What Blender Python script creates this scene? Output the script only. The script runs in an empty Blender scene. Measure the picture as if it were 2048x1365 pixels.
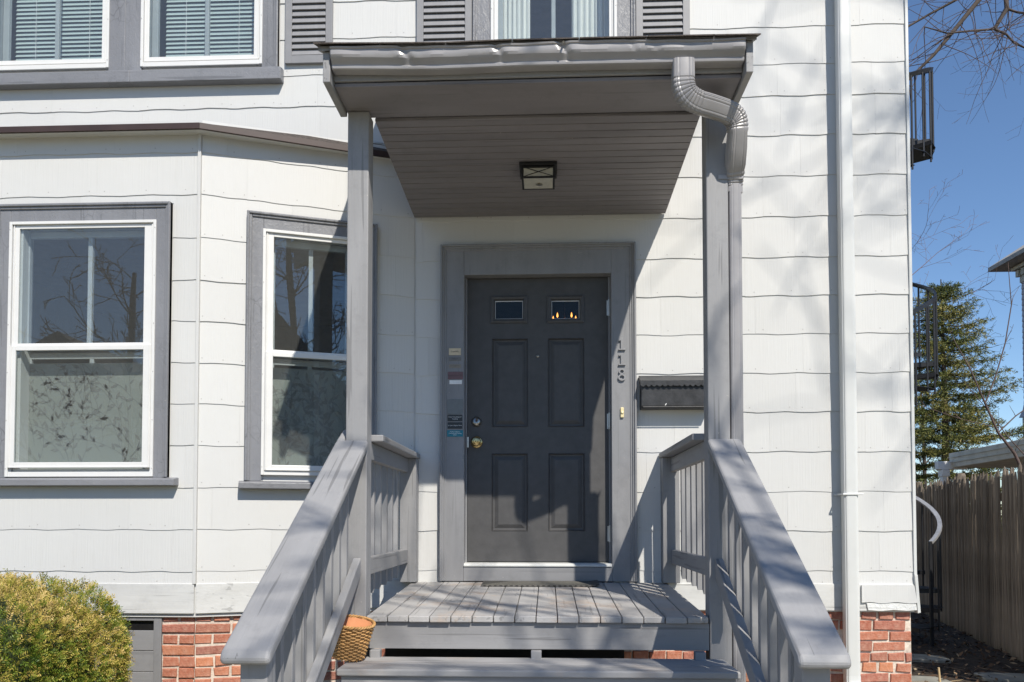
import bpy, math, random
import numpy as np
from mathutils import Vector, Matrix, Quaternion
R = math.radians
scene = bpy.context.scene
COL = scene.collection
# ------------------------------------------------------------------ camera
cam_d = bpy.data.cameras.new('camera'); cam = bpy.data.objects.new('camera', cam_d); COL.objects.link(cam)
cam_d.sensor_width = 36.0; cam_d.sensor_fit = 'HORIZONTAL'
cam_d.lens = 1620.0 / 2048.0 * 36.0
cam_d.shift_y = 304.5 / 2048.0
cam_d.clip_start = 0.05; cam_d.clip_end = 2000
cam.location = (0, -5.3, 1.35)
cam.rotation_euler = (R(90 + 1.87), 0, R(2.51))
scene.camera = cam
scene.render.resolution_x = 1024; scene.render.resolution_y = 682
# ------------------------------------------------------------------ light
SUN = Vector((0.47, -1.0, 1.147)).normalized()
world = bpy.data.worlds.new('World'); scene.world = world; world.use_nodes = True
wn = world.node_tree; bg = wn.nodes['Background']
sky = wn.nodes.new('ShaderNodeTexSky'); sky.sky_type = 'NISHITA'; sky.sun_disc = False
sky.sun_elevation = math.asin(SUN.z); sky.sun_rotation = math.atan2(SUN.x, SUN.y)
sky.air_density = 1.0; sky.dust_density = 0.0; sky.ozone_density = 6.0; sky.altitude = 0
wn.links.new(sky.outputs[0], bg.inputs[0]); bg.inputs[1].default_value = 0.13
sl = bpy.data.lights.new('sun', 'SUN'); sl.energy = 5.0; sl.angle = R(0.53); sl.color = (1.0, 0.935, 0.83)
so = bpy.data.objects.new('sun', sl); COL.objects.link(so); so.rotation_euler = SUN.to_track_quat('Z', 'Y').to_euler(); so.location = (8, -16, 20)
vs = scene.view_settings; vs.view_transform = 'Standard'; vs.look = 'None'; vs.exposure = 0.14; vs.gamma = 1.0; vs.use_curve_mapping = False

# ------------------------------------------------------------------ helpers
rng = random.Random(11)
nrg = np.random.default_rng(5)

class MB:
    def __init__(s, F=None): s.v = []; s.f = []; s.m = []; s.F = F; s.sm = []
    def add(s, vs, fs, mi=0, smooth=False):
        b = len(s.v)
        s.v.extend([s.F(*p) for p in vs] if s.F else [tuple(p) for p in vs])
        for q in fs: s.f.append([i + b for i in q]); s.m.append(mi); s.sm.append(smooth)
        return s
    def box(s, x0, x1, y0, y1, z0, z1, mi=0):
        return s.add([(x0,y0,z0),(x1,y0,z0),(x1,y1,z0),(x0,y1,z0),(x0,y0,z1),(x1,y0,z1),(x1,y1,z1),(x0,y1,z1)],
                     [(0,3,2,1),(4,5,6,7),(0,1,5,4),(1,2,6,5),(2,3,7,6),(3,0,4,7)], mi)
    def prism(s, poly, ax, a, b, mi=0):
        n = len(poly)
        def P(p, t):
            if ax == 'x': return (t, p[0], p[1])
            if ax == 'y': return (p[0], t, p[1])
            return (p[0], p[1], t)
        vs = [P(p, a) for p in poly] + [P(p, b) for p in poly]
        fs = [tuple(range(n)), tuple(range(2*n-1, n-1, -1))] + [(i, i+n, (i+1) % n + n, (i+1) % n) for i in range(n)]
        return s.add(vs, fs, mi)
    def tube(s, pts, rad, n=6, mi=0, cap=True, smooth=True, prof=None):
        pts = [Vector(p) for p in pts]; k = len(pts)
        if not hasattr(rad, '__len__'): rad = [rad] * k
        vs = []; fs = []
        t0 = (pts[1] - pts[0]).normalized()
        u = t0.orthogonal().normalized() if prof is None else prof[1]
        u = (u - t0 * u.dot(t0)).normalized()
        pt = t0
        for i, p in enumerate(pts):
            t = (pts[min(i+1, k-1)] - pts[max(i-1, 0)])
            t = t.normalized() if t.length > 1e-9 else pt
            q = pt.rotation_difference(t); u = q @ u; u = (u - t * u.dot(t)).normalized(); w = t.cross(u); pt = t
            if prof is None:
                for j in range(n):
                    a = 2 * math.pi * j / n
                    vs.append(p + (u * math.cos(a) + w * math.sin(a)) * rad[i])
            else:
                for (a, b) in prof[0]: vs.append(p + (u * a + w * b) * rad[i])
        if prof: n = len(prof[0])
        for i in range(k - 1):
            for j in range(n):
                fs.append((i*n+j, i*n+(j+1) % n, (i+1)*n+(j+1) % n, (i+1)*n+j))
        s.add([tuple(v) for v in vs], fs, mi, smooth)
        if cap: s.add([tuple(v) for v in vs[:n]], [tuple(range(n-1, -1, -1))], mi); s.add([tuple(v) for v in vs[-n:]], [tuple(range(n))], mi)
        return s
    def lathe(s, prof, c, n=24, mi=0, axis='z', smooth=True):
        vs = []; fs = []
        for (r, h) in prof:
            for j in range(n):
                a = 2*math.pi*j/n
                if axis == 'z': vs.append((c[0]+r*math.cos(a), c[1]+r*math.sin(a), c[2]+h))
                else: vs.append((c[0]+r*math.cos(a), c[1]-h, c[2]+r*math.sin(a)))
        for i in range(len(prof)-1):
            for j in range(n):
                fs.append((i*n+j, i*n+(j+1) % n, (i+1)*n+(j+1) % n, (i+1)*n+j))
        fs.append(tuple(range(n))); fs.append(tuple((len(prof)-1)*n+j for j in range(n)))
        return s.add(vs, fs, mi, smooth)
    def build(s, name, mats, parent=None, bevel=0, seg=2, label=None, kind=None, sharp=None):
        me = bpy.data.meshes.new(name); me.from_pydata(s.v, [], s.f)
        o = link(name, me, mats, parent, bevel, seg, s.m, s.sm, label, kind)
        if sharp: me.set_sharp_from_angle(angle=R(sharp))
        return o

def wloc(o):
    l = Vector((0, 0, 0))
    while o is not None: l += Vector(o.location); o = o.parent
    return l
def link(name, me, mats, parent=None, bevel=0, seg=2, mi=None, sm=None, label=None, kind=None):
    if not isinstance(mats, (list, tuple)): mats = [mats]
    for m in mats: me.materials.append(m)
    if mi is not None and len(mats) > 1: me.polygons.foreach_set('material_index', mi)
    if sm is not None and any(sm): me.polygons.foreach_set('use_smooth', sm)
    o = bpy.data.objects.new(name, me); COL.objects.link(o)
    if parent is not None: o.parent = parent; o.location = -wloc(parent)
    if bevel:
        b = o.modifiers.new('edge', 'BEVEL'); b.width = bevel; b.segments = seg; b.limit_method = 'ANGLE'; b.angle_limit = R(40)
    if label: o['label'] = label
    if kind: o['kind'] = kind
    return o
def thing(name, loc, label, cat, group=None):
    o = bpy.data.objects.new(name, None); COL.objects.link(o); o.location = loc; o.empty_display_size = 0.1
    return tag(o, label, cat, group)
def tag(o, label, cat, group=None):
    o['label'] = label; o['category'] = cat
    if group: o['group'] = group
    return o
def frame(ox, oy, ang=0.0):
    c, s_ = math.cos(ang), math.sin(ang)
    return lambda x, y, z: (ox + c*x - s_*y, oy + s_*x + c*y, z)
def npmesh(name, V, F, mats, parent=None, attr=None, label=None, kind=None, smooth=False):
    me = bpy.data.meshes.new(name); V = np.asarray(V, np.float32); F = np.asarray(F, np.int32)
    nf, k = F.shape
    me.vertices.add(len(V)); me.vertices.foreach_set('co', V.ravel())
    me.loops.add(nf*k); me.loops.foreach_set('vertex_index', F.ravel())
    me.polygons.add(nf); me.polygons.foreach_set('loop_start', np.arange(0, nf*k, k, dtype=np.int32))
    me.update(calc_edges=True)
    if attr is not None:
        a = me.attributes.new('tint', 'FLOAT', 'FACE'); a.data.foreach_set('value', np.asarray(attr, np.float32))
    return link(name, me, mats, parent, label=label, kind=kind)

# ------------------------------------------------------------------ materials
def newmat(name):
    m = bpy.data.materials.new(name); m.use_nodes = True; nt = m.node_tree
    return m, nt, nt.nodes['Principled BSDF']
class N:
    """small node helper"""
    def __init__(s, nt, rot=None): s.nt = nt; s.rot = rot
    def n(s, t, **kw):
        x = s.nt.nodes.new(t)
        for k, v in kw.items(): setattr(x, k, v)
        return x
    def l(s, a, b): s.nt.links.new(a, b)
    def coord(s, scale, out='Object', rot=None):
        tc = s.n('ShaderNodeTexCoord')
        if rot or s.rot:
            m0 = s.n('ShaderNodeMapping'); m0.inputs['Rotation'].default_value = rot or s.rot; s.l(tc.outputs[out], m0.inputs[0]); src = m0.outputs[0]
        else: src = tc.outputs[out]
        mp = s.n('ShaderNodeMapping'); mp.inputs['Scale'].default_value = scale
        s.l(src, mp.inputs[0]); return mp.outputs[0]
    def noise(s, vec, scale=1, detail=3, rough=.55, dist=0):
        x = s.n('ShaderNodeTexNoise'); x.inputs['Scale'].default_value = scale; x.inputs['Detail'].default_value = detail
        x.inputs['Roughness'].default_value = rough; x.inputs['Distortion'].default_value = dist
        s.l(vec, x.inputs['Vector']); return x.outputs['Fac']
    def ramp(s, fac, stops):
        r = s.n('ShaderNodeValToRGB'); e = r.color_ramp.elements
        while len(e) < len(stops): e.new(0.5)
        for i, (p, c) in enumerate(stops):
            e[i].position = p; e[i].color = (c, c, c, 1) if not hasattr(c, '__len__') else (*c, 1)
        s.l(fac, r.inputs[0]); return r.outputs[0]
    def mix(s, fac, a, b, blend='MIX'):
        x = s.n('ShaderNodeMix', data_type='RGBA', blend_type=blend)
        for si, v in ((0, fac), (6, a), (7, b)):
            sock = x.inputs[si]
            if hasattr(v, 'is_linked') or hasattr(v, 'node'): s.l(v, sock)
            elif hasattr(v, '__len__'): sock.default_value = (*v, 1)
            else: sock.default_value = v if si == 0 else (v, v, v, 1)
        return x.outputs[2]
    def math(s, op, a, b=0.0):
        x = s.n('ShaderNodeMath', operation=op)
        for i, v in enumerate((a, b)):
            if hasattr(v, 'node'): s.l(v, x.inputs[i])
            else: x.inputs[i].default_value = v
        return x.outputs[0]
    def bump(s, h, strength, dist, prev=None):
        b = s.n('ShaderNodeBump'); b.inputs['Strength'].default_value = strength; b.inputs['Distance'].default_value = dist
        s.l(h, b.inputs['Height'])
        if prev: s.l(prev, b.inputs['Normal'])
        return b.outputs[0]

def siding_mat(name, col, grain=1.0):
    m, nt, p = newmat(name); k = N(nt)
    g = k.noise(k.coord((130, 130, 2.2)), 1, 2, .5, .6)
    big = k.noise(k.coord((1.3, 1.3, .8)), 1, 4, .6)
    oi = k.n('ShaderNodeObjectInfo')
    rv = k.math('MULTIPLY_ADD', oi.outputs['Random'], .05)
    rv.node.inputs[2].default_value = .965
    c = k.mix(k.ramp(big, [(.35, .0), (.75, 1.0)]), tuple(x*.955 for x in col), col)
    stain = k.noise(k.coord((9, 9, 1.4)), 1, 5, .65)
    c = k.mix(k.ramp(stain, [(.62, 0), (.85, .35)]), c, (col[0]*.8, col[1]*.79, col[2]*.75))
    c = k.mix(1.0, c, rv, 'MULTIPLY')
    k.l(c, p.inputs['Base Color']); p.inputs['Roughness'].default_value = .62
    n1 = k.bump(g, .30*grain, .004)
    n2 = k.bump(k.noise(k.coord((5, 5, 5)), 1, 2), .15, .01, n1)
    k.l(n2, p.inputs['Normal'])
    return m

def paint(name, col, axis='z', rough=.5, grain=.5, crackle=0.0, wear=0.0, wearcol=(.47, .37, .29), spec=.4, rot=None):
    """painted timber; grain runs along axis"""
    m, nt, p = newmat(name); k = N(nt, rot)
    sc = {'x': (2.2, 60, 60), 'y': (60, 2.2, 60), 'z': (60, 60, 2.2)}[axis]
    sb = {'x': (1.2, 7, 7), 'y': (7, 1.2, 7), 'z': (7, 7, 1.2)}[axis]
    g = k.noise(k.coord(sc), 1, 3, .6, .5)
    b = k.noise(k.coord(sb), 1, 5, .62)
    c = k.mix(k.ramp(b, [(.32, 0), (.72, 1)]), tuple(x*.86 for x in col), tuple(min(1, x*1.08) for x in col))
    # checks: thin dark splits along the grain
    sp = k.noise(k.coord({'x': (1.1, 38, 38), 'y': (38, 1.1, 38), 'z': (38, 38, 1.1)}[axis]), 1, 2, .5, .25)
    chk = k.ramp(sp, [(.345, 1), (.365, 0)])
    c = k.mix(k.math('MULTIPLY', chk, .55*grain), c, tuple(x*.35 for x in col))
    chip = k.ramp(k.noise(k.coord((55, 55, 55)), 1, 3, .6), [(.735, 0), (.75, .8)])
    c = k.mix(chip, c, (.45, .42, .38))
    dirt = k.ramp(k.noise(k.coord((11, 11, 11)), 1, 6, .75), [(.52, 0), (.8, .45)])
    c = k.mix(dirt, c, tuple(x*.6 for x in col))
    if wear:
        w = k.noise(k.coord((3.5, 3.5, 3.5)), 1, 7, .7, .3)
        c = k.mix(k.ramp(w, [(.545, 0), (.62, wear)]), c, wearcol)
        w2 = k.noise(k.coord((2.0, 5, 5)), 1, 6, .7)
        c = k.mix(k.ramp(w2, [(.5, 0), (.75, .5)]), c, tuple(min(1, x*1.35) for x in col))
    oi = k.n('ShaderNodeObjectInfo'); rv = k.math('MULTIPLY_ADD', oi.outputs['Random'], .10); rv.node.inputs[2].default_value = .95
    c = k.mix(1.0, c, rv, 'MULTIPLY')
    k.l(c, p.inputs['Base Color']); p.inputs['Roughness'].default_value = rough; p.inputs['Specular IOR Level'].default_value = spec
    nn = k.bump(g, .32*grain, .004)
    nn = k.bump(chk, -.5*grain, .003, nn)
    if crackle:
        nn = k.bump(k.noise(k.coord((35, 35, 22)), 1, 6, .7, 1.2), .75*crackle, .008, nn)
        vo = k.n('ShaderNodeTexVoronoi', feature='DISTANCE_TO_EDGE'); vo.inputs['Scale'].default_value = 1
        nz = k.n('ShaderNodeTexNoise'); nz.inputs['Scale'].default_value = 9
        va = k.n('ShaderNodeVectorMath', operation='ADD')
        k.l(k.coord((16, 16, 9)), va.inputs[0]); k.l(nz.outputs['Color'], va.inputs[1]); k.l(va.outputs[0], vo.inputs['Vector'])
        ck = k.ramp(vo.outputs['Distance'], [(.0, 1), (.035, 0)])
        msk = k.ramp(k.noise(k.coord((2.5, 2.5, 2.5)), 1, 3), [(.5, 0), (.62, 1)])
        ck = k.math('MULTIPLY', ck, msk)
        nn = k.bump(ck, -.6*crackle, .004, nn)
        c2 = k.mix(k.math('MULTIPLY', ck, .6), c, tuple(x*.3 for x in col)); k.l(c2, p.inputs['Base Color'])
    k.l(nn, p.inputs['Normal'])
    return m

def plain(name, col, rough=.5, metal=0, bump=0, scale=40, var=.12, spec=.5):
    m, nt, p = newmat(name); k = N(nt)
    n_ = k.noise(k.coord((scale*.25,)*3), 1, 4, .6)
    c = k.mix(k.ramp(n_, [(.3, 0), (.7, 1)]), tuple(x*(1-var) for x in col), tuple(min(1, x*(1+var)) for x in col))
    k.l(c, p.inputs['Base Color']); p.inputs['Roughness'].default_value = rough; p.inputs['Metallic'].default_value = metal
    p.inputs['Specular IOR Level'].default_value = spec
    if bump: k.l(k.bump(k.noise(k.coord((scale,)*3), 1, 4, .6), bump, .006), p.inputs['Normal'])
    return m

def glass_mat(name, tint=(.9, .93, .93), f0=.05, dirt=.03):
    """thin window glass: clear transmission with angle dependent mirror reflection and a little dust"""
    m, nt, p = newmat(name); k = N(nt); nt.nodes.remove(p); out = nt.nodes['Material Output']
    ge = k.n('ShaderNodeNewGeometry'); dt = k.n('ShaderNodeVectorMath', operation='DOT_PRODUCT')
    k.l(ge.outputs['Normal'], dt.inputs[0]); k.l(ge.outputs['Incoming'], dt.inputs[1])
    ca = k.math('ABSOLUTE', dt.outputs['Value']); om = k.math('SUBTRACT', 1.0, ca); p5 = k.math('POWER', om, 5.0)
    fr = k.math('MULTIPLY_ADD', p5, 1-f0); fr.node.inputs[2].default_value = f0
    tr = k.n('ShaderNodeBsdfTransparent'); tr.inputs[0].default_value = (*tint, 1)
    gl = k.n('ShaderNodeBsdfGlossy'); gl.inputs['Roughness'].default_value = 0.0
    wav = k.bump(k.noise(k.coord((2.2, 2.2, 1.2)), 1, 1), .05, .02); k.l(wav, gl.inputs['Normal'])
    df = k.n('ShaderNodeBsdfDiffuse'); df.inputs[0].default_value = (.75, .75, .72, 1)
    m1 = k.n('ShaderNodeMixShader'); k.l(fr, m1.inputs[0]); k.l(tr.outputs[0], m1.inputs[1]); k.l(gl.outputs[0], m1.inputs[2])
    sp = k.ramp(k.noise(k.coord((70, 70, 70)), 1, 2), [(.74, dirt), (.80, dirt+.10)])
    m2 = k.n('ShaderNodeMixShader'); k.l(sp, m2.inputs[0]); k.l(m1.outputs[0], m2.inputs[1]); k.l(df.outputs[0], m2.inputs[2])
    k.l(m2.outputs[0], out.inputs[0])
    return m

def tint_mat(name, stops, rough=.6, sub=0.0, spec=.3):
    m, nt, p = newmat(name); k = N(nt)
    at = k.n('ShaderNodeAttribute', attribute_name='tint')
    k.l(k.ramp(at.outputs['Fac'], stops), p.inputs['Base Color']); p.inputs['Roughness'].default_value = rough
    p.inputs['Specular IOR Level'].default_value = spec
    return m

GREY = (.215, .22, .238)
M = {}
M['siding'] = siding_mat('siding_paint', (.60, .603, .594))
M['board'] = paint('white_board_paint', (.61, .615, .605), 'x', .55, .8)
M['nail'] = plain('nail_head', (.35, .34, .33), .5)
M['trim'] = paint('grey_trim_paint', GREY, 'z', .38, .6, crackle=.55)
M['trimx'] = paint('grey_trim_paint_flat', GREY, 'x', .40, .8, crackle=.5)
M['casing'] = paint('door_casing_paint', (.255, .257, .268), 'z', .42, .35)
M['casingx'] = paint('door_casing_paint_flat', (.255, .257, .268), 'x', .42, .35)
M['px'] = paint('porch_paint_x', (.285, .285, .292), 'x', .58, .9)
M['py'] = paint('porch_paint_y', (.285, .285, .292), 'y', .58, .9)
M['pz'] = paint('porch_paint_z', (.285, .285, .292), 'z', .58, .8)
M['ps'] = paint('porch_paint_slope', (.285, .285, .292), 'y', .58, 1.0, rot=(-math.atan(.582), 0, 0))
M['deck'] = paint('deck_paint', (.40, .392, .385), 'y', .6, .9, wear=.55)
M['tread'] = paint('tread_paint', (.34, .338, .342), 'x', .6, .9, wear=.25)
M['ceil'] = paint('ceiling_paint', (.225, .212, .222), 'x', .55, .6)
M['white'] = plain('white_aluminium', (.68, .68, .67), .35, 0, .03, 30, .03)
M['sash'] = plain('sash_paint', (.42, .44, .46), .5, 0, .1, 40, .08)
M['glass'] = glass_mat('window_glass', f0=.075)
M['doorglass'] = glass_mat('door_glass', (.6, .58, .54), .02, .005)
M['door'] = plain('door_paint', (.056, .055, .056), .60, 0, .06, 60, .15, .7)
M['metalw'] = plain('painted_aluminium', (.60, .61, .60), .35, 0, .03, 8, .05)
M['gutter'] = plain('gutter_paint', (.30, .292, .298), .32, 0, .12, 18, .12)
M['brown'] = plain('brown_drip_edge', (.045, .026, .022), .5, 0, .05, 20, .2)
M['flash'] = plain('mossy_flashing', (.45, .44, .38), .8, 0, .4, 60, .4)
M['roof'] = plain('asphalt_shingle', (.075, .062, .055), .9, 0, .9, 260, .5)
M['steel'] = plain('hinge_steel', (.55, .54, .52), .35, .7, 0, 30, .1)
M['brass'] = plain('brass', (.55, .42, .2), .25, 1, 0, 30, .15)
M['nickel'] = plain('dull_nickel', (.42, .40, .36), .3, 1, 0, 30, .15)
M['black'] = plain('black_iron', (.013, .013, .014), .38, 0, .15, 90, .3)
M['mail'] = plain('mailbox_metal', (.03, .031, .034), .42, 0, .2, 70, .4)
M['stair'] = plain('stair_iron', (.012, .013, .016), .45, 0, .05, 40, .3)
M['alum'] = plain('bare_aluminium_rail', (.55, .55, .55), .4, .6, .05, 40, .2)
M['wall_in'] = plain('interior_plaster', (.36, .34, .31), .8)
M['wood_in'] = plain('interior_floor', (.16, .09, .045), .4)
M['blind'] = plain('blind_slat', (.52, .60, .60), .5, 0, 0, 10, .05)
M['cord'] = plain('white_cord', (.8, .8, .8), .7)
M['mat'] = None

def brick_mat():
    m, nt, p = newmat('red_brick'); k = N(nt)
    oi = k.n('ShaderNodeObjectInfo')
    c = k.ramp(oi.outputs['Random'], [(.0, (.36, .115, .07)), (.3, (.46, .17, .10)), (.5, (.36, .13, .095)), (.75, (.56, .22, .11)), (1, (.30, .12, .09))])
    n_ = k.noise(k.coord((22, 22, 22)), 1, 6, .7)
    c = k.mix(k.ramp(n_, [(.45, 0), (.70, .5)]), c, (.60, .36, .27))
    d = k.noise(k.coord((60, 60, 60)), 1, 3, .6)
    c = k.mix(k.ramp(d, [(.62, 0), (.75, .7)]), c, (.12, .05, .035))
    k.l(c, p.inputs['Base Color']); p.inputs['Roughness'].default_value = .85
    b1 = k.bump(k.noise(k.coord((90, 90, 90)), 1, 4, .7), .5, .006)
    k.l(k.bump(n_, .5, .012, b1), p.inputs['Normal'])
    return m
M['brick'] = brick_mat()
M['mortar'] = plain('mortar', (.62, .54, .46), .95, 0, .9, 70, .25)

# ------------------------------------------------------------------ ground, path, road
def ground_mat():
    m, nt, p = newmat('ground_soil_and_dormant_grass'); k = N(nt)
    a = k.noise(k.coord((.5, .5, .5)), 1, 5, .65); b = k.noise(k.coord((14, 14, 14)), 1, 6, .7)
    soil = k.mix(k.ramp(b, [(.35, 0), (.7, 1)]), (.022, .016, .011), (.075, .052, .034))
    gr = k.mix(k.ramp(b, [(.3, 0), (.7, 1)]), (.17, .16, .07), (.42, .35, .22))  # front grass, out of view, lightened to bounce fill under the porch
    tc = k.n('ShaderNodeTexCoord'); sx = k.n('ShaderNodeSeparateXYZ'); k.l(tc.outputs['Object'], sx.inputs[0])
    side = k.ramp(k.math('ADD', k.math('MULTIPLY', sx.outputs['Y'], .25), k.math('MULTIPLY', a, .8)), [(.25, 0), (.75, 1)])
    k.l(k.mix(side, gr, soil), p.inputs['Base Color']); p.inputs['Roughness'].default_value = .95
    k.l(k.bump(b, .9, .03), p.inputs['Normal'])
    return m
g = MB(); g.add([(-400,-400,0),(400,-400,0),(400,400,0),(-400,400,0)], [(0,1,2,3)])
gr_o = g.build('ground', ground_mat()); gr_o['kind'] = 'structure'
M['concrete'] = plain('concrete', (.42, .40, .37), .9, 0, .4, 60, .15)
pth = MB().box(-1.0, .95, -8.6, -2.95, -.08, .03).build('path', M['concrete'], bevel=.01); pth['kind'] = 'structure'  # unseen pale walk, put in to bounce light under the porch
pav = MB().box(-60, 60, -10.2, -8.6, -.08, .034).build('pavement', M['concrete'], bevel=.01); pav['kind'] = 'structure'
krb = MB().box(-60, 60, -11.4, -11.25, -.1, .03).build('kerb', M['concrete'], bevel=.015); krb['kind'] = 'structure'
road = MB().add([(-200,-19,.006),(200,-19,.006),(200,-11.4,.006),(-200,-11.4,.006)], [(0,1,2,3)]).build('road', plain('asphalt', (.06,.06,.062), .9, 0, .5, 80, .2)); road['kind'] = 'structure'

# ------------------------------------------------------------------ the house
house = thing('house', (0, 1.5, 0), 'white shingled house with grey trim, a bay and brick foundation', 'house')
FM = None                                   # main wall frame is the world itself
LEN = 1.3366
ANG = math.atan2(.46, 1.255)
FA = frame(-2.135, -.46, ANG)               # angled bay face: x 0..LEN from bay corner to the wall
FB = frame(0, -.46, 0)                      # bay front, x is world x
FL = frame(-3.585 - 1.255, 0, -ANG)         # far angled face of the bay

def wall_cells(mb, x0, x1, z0, z1, holes, y0, y1):
    xs = sorted({x0, x1, *[h[0] for h in holes], *[h[1] for h in holes]}); zs = sorted({z0, z1, *[h[2] for h in holes], *[h[3] for h in holes]})
    xs = [x for x in xs if x0 <= x <= x1]; zs = [z for z in zs if z0 <= z <= z1]
    for i in range(len(xs)-1):
        run = None
        for j in range(len(zs)-1):
            cx, cz = (xs[i]+xs[i+1])/2, (zs[j]+zs[j+1])/2
            ins = any(h[0] < cx < h[1] and h[2] < cz < h[3] for h in holes)
            if not ins:
                if run is None: run = [zs[j], zs[j+1]]
                else: run[1] = zs[j+1]
            if ins or j == len(zs)-2:
                if run: mb.box(xs[i], xs[i+1], y0, y1, run[0], run[1]); run = None

def shingles(parent, F, x0, x1, courses, holes, seed, width=.61, wav=.0036):
    r = random.Random(seed)
    for ci in range(len(courses)-1):
        zb, zt = courses[ci], courses[ci+1] + .018
        tb0 = r.uniform(.0075, .0100); ph = r.uniform(0, 6.28); lam = r.uniform(.30, .42)
        x = x0 - r.uniform(0, width)
        while x < x1:
            a, b = max(x, x0), min(x + width - .0006, x1); x += width
            if b - a < .012: continue
            dz = r.uniform(-.0016, .0016); tb = tb0 + r.uniform(-.0006, .0006)
            rects = [(a, b, zb, zt)]
            for h in holes:
                nr = []
                for q in rects:
                    if h[1] <= q[0] or h[0] >= q[1] or h[3] <= q[2] or h[2] >= q[3]: nr.append(q); continue
                    if h[0] > q[0]: nr.append((q[0], h[0], q[2], q[3]))
                    if h[1] < q[1]: nr.append((h[1], q[1], q[2], q[3]))
                    mx0, mx1 = max(q[0], h[0]), min(q[1], h[1])
                    if h[3] < q[3]: nr.append((mx0, mx1, h[3], q[3]))
                    if h[2] > q[2]: nr.append((mx0, mx1, q[2], h[2]))
                rects = nr
            rects = [q for q in rects if q[1]-q[0] > .004 and q[3]-q[2] > .02]
            if not rects: continue
            mb = MB(F)
            for (qa, qb, q0, q1) in rects:
                n = max(2, int((qb-qa)/.035)); vs = []
                off = lambda z: .0035 + (tb-.0035)*max(0, min(1, 1-(z-zb)/(zt-zb)))
                for i in range(n+1):
                    xx = qa + (qb-qa)*i/n
                    lo = q0 + (wav*math.sin(6.283*xx/lam+ph) + .0008*math.sin(6.283*xx/.13+ph*2) + dz if q0 == zb else 0)
                    vs += [(xx, -off(lo), lo), (xx, -off(q1), q1), (xx, 0, lo), (xx, 0, q1)]
                fs = []
                for i in range(n):
                    o = i*4; fs += [(o, o+4, o+5, o+1), (o, o+2, o+6, o+4), (o+1, o+5, o+7, o+3)]
                fs += [(0, 1, 3, 2), (n*4, n*4+2, n*4+3, n*4+1)]
                mb.add(vs, fs)
                if q0 == zb and qb-qa > .2:                       # face nails near the butt
                    for fx in (.08, .5, .92):
                        nx = qa+(qb-qa)*fx + r.uniform(-.01, .01); nz = zb+.026+r.uniform(-.006, .006); yy = -off(nz)-.0008; s_ = .0028
                        mb.add([(nx-s_, yy, nz-s_), (nx+s_, yy, nz-s_), (nx+s_, yy, nz+s_), (nx-s_, yy, nz+s_)], [(0, 1, 2, 3)], 1)
            mb.build('shingle', [M['siding'], M['nail']], parent)

CZ = [.930, 1.02, 1.278, 1.533, 1.79, 2.047, 2.302, 2.556, 2.808, 3.06, 3.326, 3.596, 3.864, 4.127, 4.341, 4.589, 4.84, 5.09, 5.34]
CB = [.955, 1.035, 1.290, 1.547, 1.805, 2.060, 2.312, 2.566, 2.822, 3.085, 3.352, 3.615, 3.80]
# main wall: openings (x0,x1,z0,z1) in the siding
H_DOOR = (-.70, .573, .90, 3.157)
H_UPL = (-3.93, -1.80, 4.29, 6.05); H_UPC = (-.49, .58, 4.29, 6.05)
wm = MB()
wall_cells(wm, -.88, 2.34, .76, 3.82, [(-.56, .43, .76, 2.99)], 0.0, .12)
wall_cells(wm, -5.2, 2.34, 3.82, 6.6, [(-3.80, -2.98, 4.45, 5.9), (-2.74, -1.925, 4.45, 5.9), (-.363, .452, 4.45, 5.9)], 0.0, .12)
wm.box(-5.2, -4.84, 0, .12, .76, 3.82)
wm.box(2.22, 2.34, .12, 9, .76, 6.6).box(-5.2, -5.08, .12, 9, .76, 6.6).box(-5.08, 2.22, 8.88, 9, .76, 6.6)
wall = wm.build('wall', M['siding'], house)
# upper wall starts above the bay roof on the left
shingles(wall, None, -.868, 2.335, CZ[:12], [H_DOOR], 3)
shingles(wall, None, -4.8, 2.335, [3.70] + CZ[12:], [H_UPL, H_UPC, (-.868, 2.335, 3.69, 3.864), (-4.84, -2.2, 3.69, 3.80)], 4)
shingles(wall, None, -.868, 2.335, [3.596, 3.864], [], 9)
# bay walls
bay = MB()
b2 = MB(FB); wall_cells(b2, -3.585, -2.135, .76, 3.80, [(-3.25, -2.46, 1.66, 3.18)], 0, .10)
b3 = MB(FA); wall_cells(b3, 0, LEN, .76, 3.80, [(.435, 1.01, 1.66, 3.16)], 0, .10)
b4 = MB(FL); wall_cells(b4, 0, LEN, .76, 3.80, [], 0, .10)
for q in (b2, b3, b4): bay.add(q.v, q.f)
bayw = bay.build('bay_wall', M['siding'], house)
HB = (-3.412, -2.30, 1.555, 3.30); HA = (.275, 1.085, 1.54, 3.275)
shingles(bayw, FB, -3.58, -2.142, CB, [HB], 5, wav=.003)
shingles(bayw, FA, .008, LEN-.004, CB, [HA], 6, wav=.003)
shingles(bayw, FL, .004, LEN-.008, CB, [], 7, wav=.003)
# bottom skirt boards
MB().box(-.872, 2.33, -.016, .0, .768, .94).build('skirt_board', M['board'], house, .003)
MB(FB).box(-3.584, -2.137, -.016, 0, .782, .963).build('skirt_board', M['board'], house, .003)
MB(FA).box(.004, LEN-.012, -.016, 0, .782, .963).build('skirt_board', M['board'], house, .003)
MB(FL).box(.012, LEN-.004, -.016, 0, .782, .963).build('skirt_board', M['board'], house, .003)
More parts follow.
